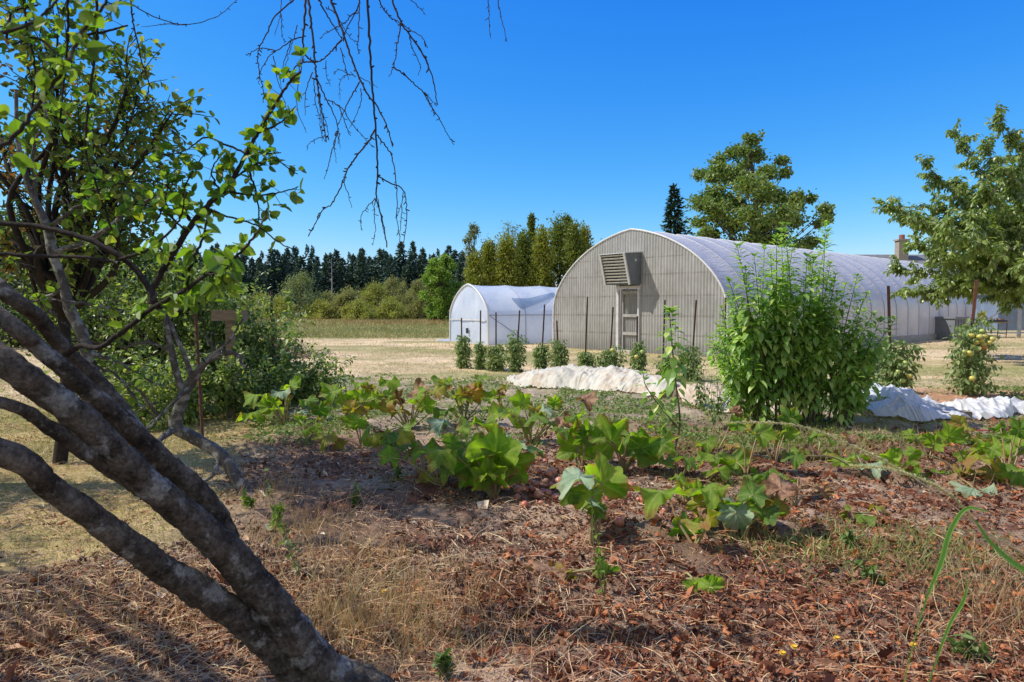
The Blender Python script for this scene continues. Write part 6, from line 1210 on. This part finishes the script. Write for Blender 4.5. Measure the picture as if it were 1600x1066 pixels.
# ------------------------------------------------------------------ sheets on the ground
def sheets():
    def sheet(name, lab, pts, wid, hts, mat, seed, freq=1.0, nx=260, ny=70, raggedness=.12, wr=.5):
        """pts: centre line ground pixels; wid half-width; hts heap height along it"""
        Pc = smooth_path([G(*p) for p in pts], 10); L = np.concatenate([[0], np.cumsum(np.linalg.norm(np.diff(Pc, axis=0), axis=1))]); s = np.linspace(0, L[-1], nx)
        c = np.stack([np.interp(s, L, Pc[:, 0]), np.interp(s, L, Pc[:, 1])], -1); T = nrm(np.gradient(c, axis=0)); Nn = np.stack([-T[:, 1], T[:, 0]], -1)
        u = s / L[-1]; w = np.interp(u, np.linspace(0, 1, len(wid)), wid) * (1 + raggedness * (fbm(s * 2.2, 0 * s, seed) - .5) * 4); h = np.interp(u, np.linspace(0, 1, len(hts)), hts)
        v = np.linspace(-1, 1, ny); S, Vv = np.meshgrid(s, v, indexing='ij'); X = c[:, None, 0] + Nn[:, None, 0] * w[:, None] * Vv; Y = c[:, None, 1] + Nn[:, None, 1] * w[:, None] * Vv
        env = np.clip(1 - np.abs(Vv) ** 2.2, 0, 1); 
        rs = np.random.default_rng(seed); Z = H(X, Y) + .02 + env * h[:, None] * (.75 + .5 * (fbm(S * 1.1, Vv * .8, seed + 2, 3) - .4))
        wy = Vv * w[:, None]
        for q in range(9):
            th = rs.normal(.75, .55) * rs.choice([-1, 1], p=[.25, .75]); kf = rs.uniform(2.0, 7.5) * freq; wp = (fbm(S * 1.2, wy * 1.6, seed + 5 * q, 3) - .5) * rs.uniform(3, 6)
            fold_ = (1 - np.abs(np.sin((S * math.cos(th) + wy * math.sin(th)) * kf + wp + q))) ** 1.7; mask_ = sstep(.38, .62, fbm(S * .9, wy * 1.1, seed + 50 + q, 2))
            Z = Z + wr * fold_ * mask_ * (.10 / (kf ** .75)) * np.clip(env * 2.5 + .12, 0, 1)
        for q in range(7):
            th = rs.normal(.6, .8) * rs.choice([-1, 1]); kf = rs.uniform(9, 22); wp = (fbm(S * 2.2, wy * 2.6, seed + 90 + q, 3) - .5) * 7
            Z = Z + (1 - np.abs(np.sin((S * math.cos(th) + wy * math.sin(th)) * kf + wp))) ** 3 * sstep(.45, .65, fbm(S * 1.7, wy * 2, seed + 120 + q, 2)) * .022
        Z = np.maximum(Z, H(X, Y) + .008); mb = MB(); i = np.arange(nx - 1)[:, None] * ny; j = np.arange(ny - 1)[None]; b = A(c[nx // 2][0], c[nx // 2][1], 0)
        mb.add(np.stack([X, Y, Z], -1).reshape(-1, 3) - b, np.stack([i + j, i + ny + j, i + ny + j + 1, i + j + 1], -1).reshape(-1, 4))
        tag(mb.build(name, mat, None, True, loc=b), lab, 'sheet')
    cream = film('cream_sheet', (.78, .74, .64), (.66, .61, .50), .25, 0, (1, 1, 1), 5, .5, .6, stain=(.58, .40, .24))
    sheet('garden_sheet', 'long crumpled cream sheet with rust stains heaped before the tomato row', [(795, 597), (850, 600), (930, 604), (1000, 610), (1060, 618)], [.1, .45, .65, .62, .7, .6, .45], [.05, .24, .36, .38, .38, .32, .16], cream, 11, 1.2, wr=1.05)
    peach = film('peach_sheet', (.76, .62, .46), (.68, .52, .36), .15, 0, (1, 1, 1), 5, .5, .6)
    sheet('peach_sheet', 'flatter peach coloured sheet end lying left of the dense clump', [(1058, 628), (1100, 628), (1160, 634), (1240, 640)], [.3, .7, .75, .65, .4], [.14, .24, .22, .18, .10], peach, 23, 1.1, 150, 50)
    white = film('row_cover_fabric', (.82, .83, .86), (.70, .72, .76), .3, 0, (1, 1, 1), 7, .7, .6, stain=(.40, .40, .42))
    sheet('row_cover', 'white fabric row cover heaped in a mound right of the dense clump', [(1345, 652), (1390, 650), (1440, 650), (1490, 650)], [.25, .6, .65, .5, .35], [.12, .44, .40, .20, .08], white, 31, 1.2, 220, 110, wr=1.0)
    sheet('trailing_cover', 'twisted white cloth trailing across the soil to the right edge', [(1470, 652), (1520, 648), (1560, 640), (1640, 640), (1700, 640)], [.3, .34, .28, .3, .24], [.05, .10, .12, .07, .04], film('white_cloth_sheet', (.74, .73, .70), (.62, .60, .57), .12, 0, st=.4), 37, 2.2, 240, 80, wr=2.2)
    # red twine, plank
    P = smooth_path([G(1460, 676, .03), G(1510, 673, .03), G(1560, 672, .03), G(1620, 671, .03)], 6); mb = MB(); tube(mb, P - P[0], .007, 5); tag(mb.build('red_hose', plain('red_rubber', (.5, .06, .05), .4), None, loc=P[0]), 'thin red hose lying on the soil below the white cloth', 'hose')
    c = G(1490, 655); mb = MB(); box(mb, (0, 0, .06), (.42, .14, .09), .1); tag(mb.build('timber_block', M['wood'], None, loc=c), 'short brown timber block lying against the white cloth', 'timber')
    P = smooth_path([G(1330, 667, .02), G(1370, 665, .05), G(1420, 664, .03)], 6)
sheets()

# ------------------------------------------------------------------ small foreground plants
def small_stuff():
    r = np.random.default_rng(66)
    ym = plain('yellow_petal', (.75, .50, .02), .5, n=30, col2=(.7, .38, .02))
    for (px, py, d, lab) in ((1307, 1018, 2.9, 'yellow flower, second from the left at the bottom edge'), (1240, 1047, 2.75, 'yellow flower, leftmost of the row at the bottom edge'), (1426, 1034, 2.85, 'yellow flower, rightmost near the bottom edge'), (1222, 1066, 2.7, 'yellow flower cut by the bottom edge'), (600, 925, 3.4, 'orange yellow flower in the dry grass right of the leaning trunk')):
        e = W(px, py, d); b = A(e[0] + .04, d, float(H(e[0] + .04, d))); 
        if e[2] < b[2] + .08: e[2] = b[2] + .08
        g = thing('yellow_flower', lab, 'flower', b); mb = MB(); tube(mb, smooth_path([A(0, 0, 0), (e - b) * .5 + A(.01, 0, 0), e - b], 4), .0016, 5); mb.build('stem', M['stem'], g)
        n = 22; a = np.linspace(0, 4 * PI, n); D = np.stack([np.cos(a), np.sin(a), np.where(np.arange(n) < 11, .15, .7)], -1); mb = MB(); scatter(mb, stripT(2, .05), np.tile(e - b, (n, 1)), D, np.tile(A(0, 0, 1), (n, 1)), np.stack([np.full(n, .005), np.full(n, .015), np.full(n, .015)], -1)); mb.build('flower_head', ym, g)
    # arching green blades and seed heads close to the lens at the right
    def blade(lab, pts, w, mat, name='grass_plant'):
        P = smooth_path([W(*p) for p in pts], 8); b = A(P[0][0], P[0][1], P[0][2]); n = len(P); T = nrm(np.gradient(P, axis=0)); side = nrm(np.cross(T, A(0, -1, .2))); ww = np.interp(np.linspace(0, 1, n), np.linspace(0, 1, len(w)), w)[:, None]
        V = np.stack([P - side * ww, P + A(0, .003, 0), P + side * ww], 1).reshape(-1, 3) - b; i = np.arange(n - 1)[:, None] * 3; j = np.arange(2)[None]; mb = MB(); mb.add(V, np.stack([i + j, i + j + 1, i + 4 + j, i + 3 + j], -1).reshape(-1, 4)); tag(mb.build(name, mat, None, True, loc=b), lab, 'grass')
    blade('bright green grass blade arching down in the right foreground', [(1400, 1120, 1.5), (1440, 960, 1.5), (1470, 880, 1.5), (1485, 830, 1.5), (1510, 795, 1.5), (1545, 800, 1.5)], [.0003, .0012, .006, .006, .004, .0008], M['blade'])
    blade('short green grass blade low in the right foreground', [(1440, 1100, 1.6), (1480, 985, 1.6), (1505, 940, 1.6), (1512, 905, 1.6)], [.0003, .004, .0045, .001], M['blade'])
    blade('grass blade reaching in from the right edge', [(1680, 920, 1.5), (1600, 890, 1.5), (1550, 850, 1.5), (1525, 815, 1.5)], [.008, .006, .002], M['blade'])
    def seedhead(lab, pts, rad):
        P = smooth_path([W(*p) for p in pts], 14); b = P[0].copy(); g = thing('grass_seed_head', lab, 'grass', b); mb = MB(); tube(mb, P - b, [.0022, .0012], 5); mb.build('stalk', M['grass_dry'], g)
        n = 420; k = r.uniform(.45, 1, n) * (len(P) - 1); i = k.astype(int); i = np.minimum(i, len(P) - 2); f = (k - i)[:, None]; Q = P[i] * (1 - f) + P[i + 1] * f; T = nrm(P[i + 1] - P[i]); mb = MB(); scatter(mb, KITE, Q - b + r.normal(size=(n, 3)) * rad * .3, nrm(T + r.normal(size=(n, 3)) * .35), rdir(n, r), np.full(n, rad * 2.2)); mb.build('seeds', leafmat('seed_husk', [(.5, .45, .25), (.42, .40, .2), (.55, .5, .32)], .4, tcol=(1.2, 1.2, .8)), g)
    seedhead('pale grass seed head arching before the foot of the dense clump', [(1640, 940, 1.9), (1560, 850, 1.9), (1440, 755, 1.9), (1340, 700, 1.9), (1240, 664, 1.9), (1130, 660, 1.9)], .004)
    seedhead('pale grass seed head arching across the bed at the right', [(1700, 960, 1.7), (1620, 880, 1.7), (1540, 830, 1.7), (1480, 770, 1.7), (1400, 735, 1.7), (1330, 728, 1.7)], .004)
    # thin weeds in foreground
    for (px, py, tx, ty, lab) in ((945, 930, 925, 790, 'thin yellow green weed below the silvery squash leaf'), (470, 920, 412, 735, 'thin green stalk right of the leaning trunk'), (430, 820, 440, 790, 'small yellow green weed at the side of the leaning trunk'), (395, 800, 380, 770, 'yellow tinged weed behind the leaning trunk'), (1385, 905, 1335, 880, 'small green weed in the litter at the right'), (1505, 1020, 1503, 1005, 'tiny blue green weed near the bottom right'), (700, 1060, 690, 1048, 'small leaf weed at the bottom edge'), (620, 745, 625, 742, 'small green weed on the shaded bare soil'), (1330, 850, 1325, 830, 'low dark green weed right of the arching squash stalk'), (555, 790, 558, 755, 'slender weed at the edge of the shaded soil')):
        b = G(px, py); b[2] = float(H(b[0], b[1])); e = W(tx, ty, b[1]); 
        if e[2] < b[2] + .1: e[2] = b[2] + .1
        g = thing('small_weed', lab, 'plant', b); st, lf = MB(), MB()
        for k in range(4):
            ee = e - b + r.normal(size=3) * .03 * (k > 0); ee = ee * (1 if k == 0 else r.uniform(.5, .9)); P = smooth_path([A(0, 0, 0), ee * .5 + r.normal(size=3) * .01, ee], 6); tube(st, P, [.0025, .0012], 4)
            n = 24 if e[2] - b[2] < .2 else 9; i = r.integers(2, len(P), n); scatter(lf, LEAF, P[i], nrm(r.normal(size=(n, 3)) + A(0, 0, .2)), nrm(A(0, 0, 1) + r.normal(size=(n, 3)) * .4), .042 * r.uniform(.5, 1.3, n))
        st.build('stem', M['stem'], g); lf.build('foliage', M['apple_hi'] if px in (430, 395, 945) else M['weed'], g)
small_stuff()

# ------------------------------------------------------------------ light, sky, camera
EL, AZ = math.radians(51), -92.0     # sun to the left of the view
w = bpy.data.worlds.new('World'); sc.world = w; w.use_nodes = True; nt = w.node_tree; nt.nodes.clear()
sky = nt.nodes.new('ShaderNodeTexSky'); sky.sky_type = 'NISHITA'; sky.sun_disc = False; sky.sun_elevation = EL; sky.sun_rotation = math.radians(AZ); sky.altitude = 50; sky.air_density = 1.0; sky.dust_density = .2; sky.ozone_density = 3.0
bg = nt.nodes.new('ShaderNodeBackground'); bg.inputs[1].default_value = .1; ou = nt.nodes.new('ShaderNodeOutputWorld')
sep = nt.nodes.new('ShaderNodeSeparateColor'); com = nt.nodes.new('ShaderNodeCombineColor'); nt.links.new(sky.outputs[0], sep.inputs[0])
for k, (gm, a_) in enumerate(((2.2, 2.6), (1.13, 1.40), (.34, 1.22))):      # a polarised, saturated late summer blue
    m1 = nt.nodes.new('ShaderNodeMath'); m1.operation = 'MULTIPLY'; m1.inputs[1].default_value = .1; m2 = nt.nodes.new('ShaderNodeMath'); m2.operation = 'POWER'; m2.inputs[1].default_value = gm
    m3 = nt.nodes.new('ShaderNodeMath'); m3.operation = 'MULTIPLY'; m3.inputs[1].default_value = a_ * 10
    nt.links.new(sep.outputs[k], m1.inputs[0]); nt.links.new(m1.outputs[0], m2.inputs[0]); nt.links.new(m2.outputs[0], m3.inputs[0]); nt.links.new(m3.outputs[0], com.inputs[k])
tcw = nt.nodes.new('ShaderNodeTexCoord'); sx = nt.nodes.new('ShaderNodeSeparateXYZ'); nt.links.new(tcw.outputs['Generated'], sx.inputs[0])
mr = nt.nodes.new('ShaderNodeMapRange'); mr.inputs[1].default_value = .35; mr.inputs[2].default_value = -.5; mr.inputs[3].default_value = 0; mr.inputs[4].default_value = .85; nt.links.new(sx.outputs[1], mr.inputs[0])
fill_mix = nt.nodes.new('ShaderNodeMix'); fill_mix.data_type = 'RGBA'; fill_mix.inputs[7].default_value = (4.6, 5.0, 5.6, 1); nt.links.new(mr.outputs[0], fill_mix.inputs[0]); nt.links.new(com.outputs[0], fill_mix.inputs[6])  # pale neutral sky added behind the viewer as fill light
nt.links.new(fill_mix.outputs[2], bg.inputs[0]); nt.links.new(bg.outputs[0], ou.inputs[0])
ld = bpy.data.lights.new('sun', 'SUN'); ld.energy = 5.0; ld.angle = math.radians(.5); ld.color = (1, .95, .86); lo = bpy.data.objects.new('sun', ld); COL.objects.link(lo)
from mathutils import Vector
az = math.radians(AZ); sd = Vector((math.sin(az) * math.cos(EL), math.cos(az) * math.cos(EL), math.sin(EL)))
lo.rotation_euler = sd.to_track_quat('Z', 'Y').to_euler(); lo.location = (-20, 0, 30)
cd = bpy.data.cameras.new('camera'); cam = bpy.data.objects.new('camera', cd); COL.objects.link(cam); sc.camera = cam
cd.sensor_width = 36; cd.lens = FP / 1600 * 36; cd.clip_start = .05; cd.clip_end = 4000
cam.location = (0, 0, EYE); cam.rotation_euler = (PI / 2 - PITCH, 0, 0)
cd.dof.use_dof = True; cd.dof.focus_distance = 9.0; cd.dof.aperture_fstop = 8.0
sc.view_settings.view_transform = 'Standard'; sc.view_settings.look = 'None'; sc.view_settings.exposure = 0
sc.cycles.max_bounces = 8; sc.cycles.transparent_max_bounces = 8
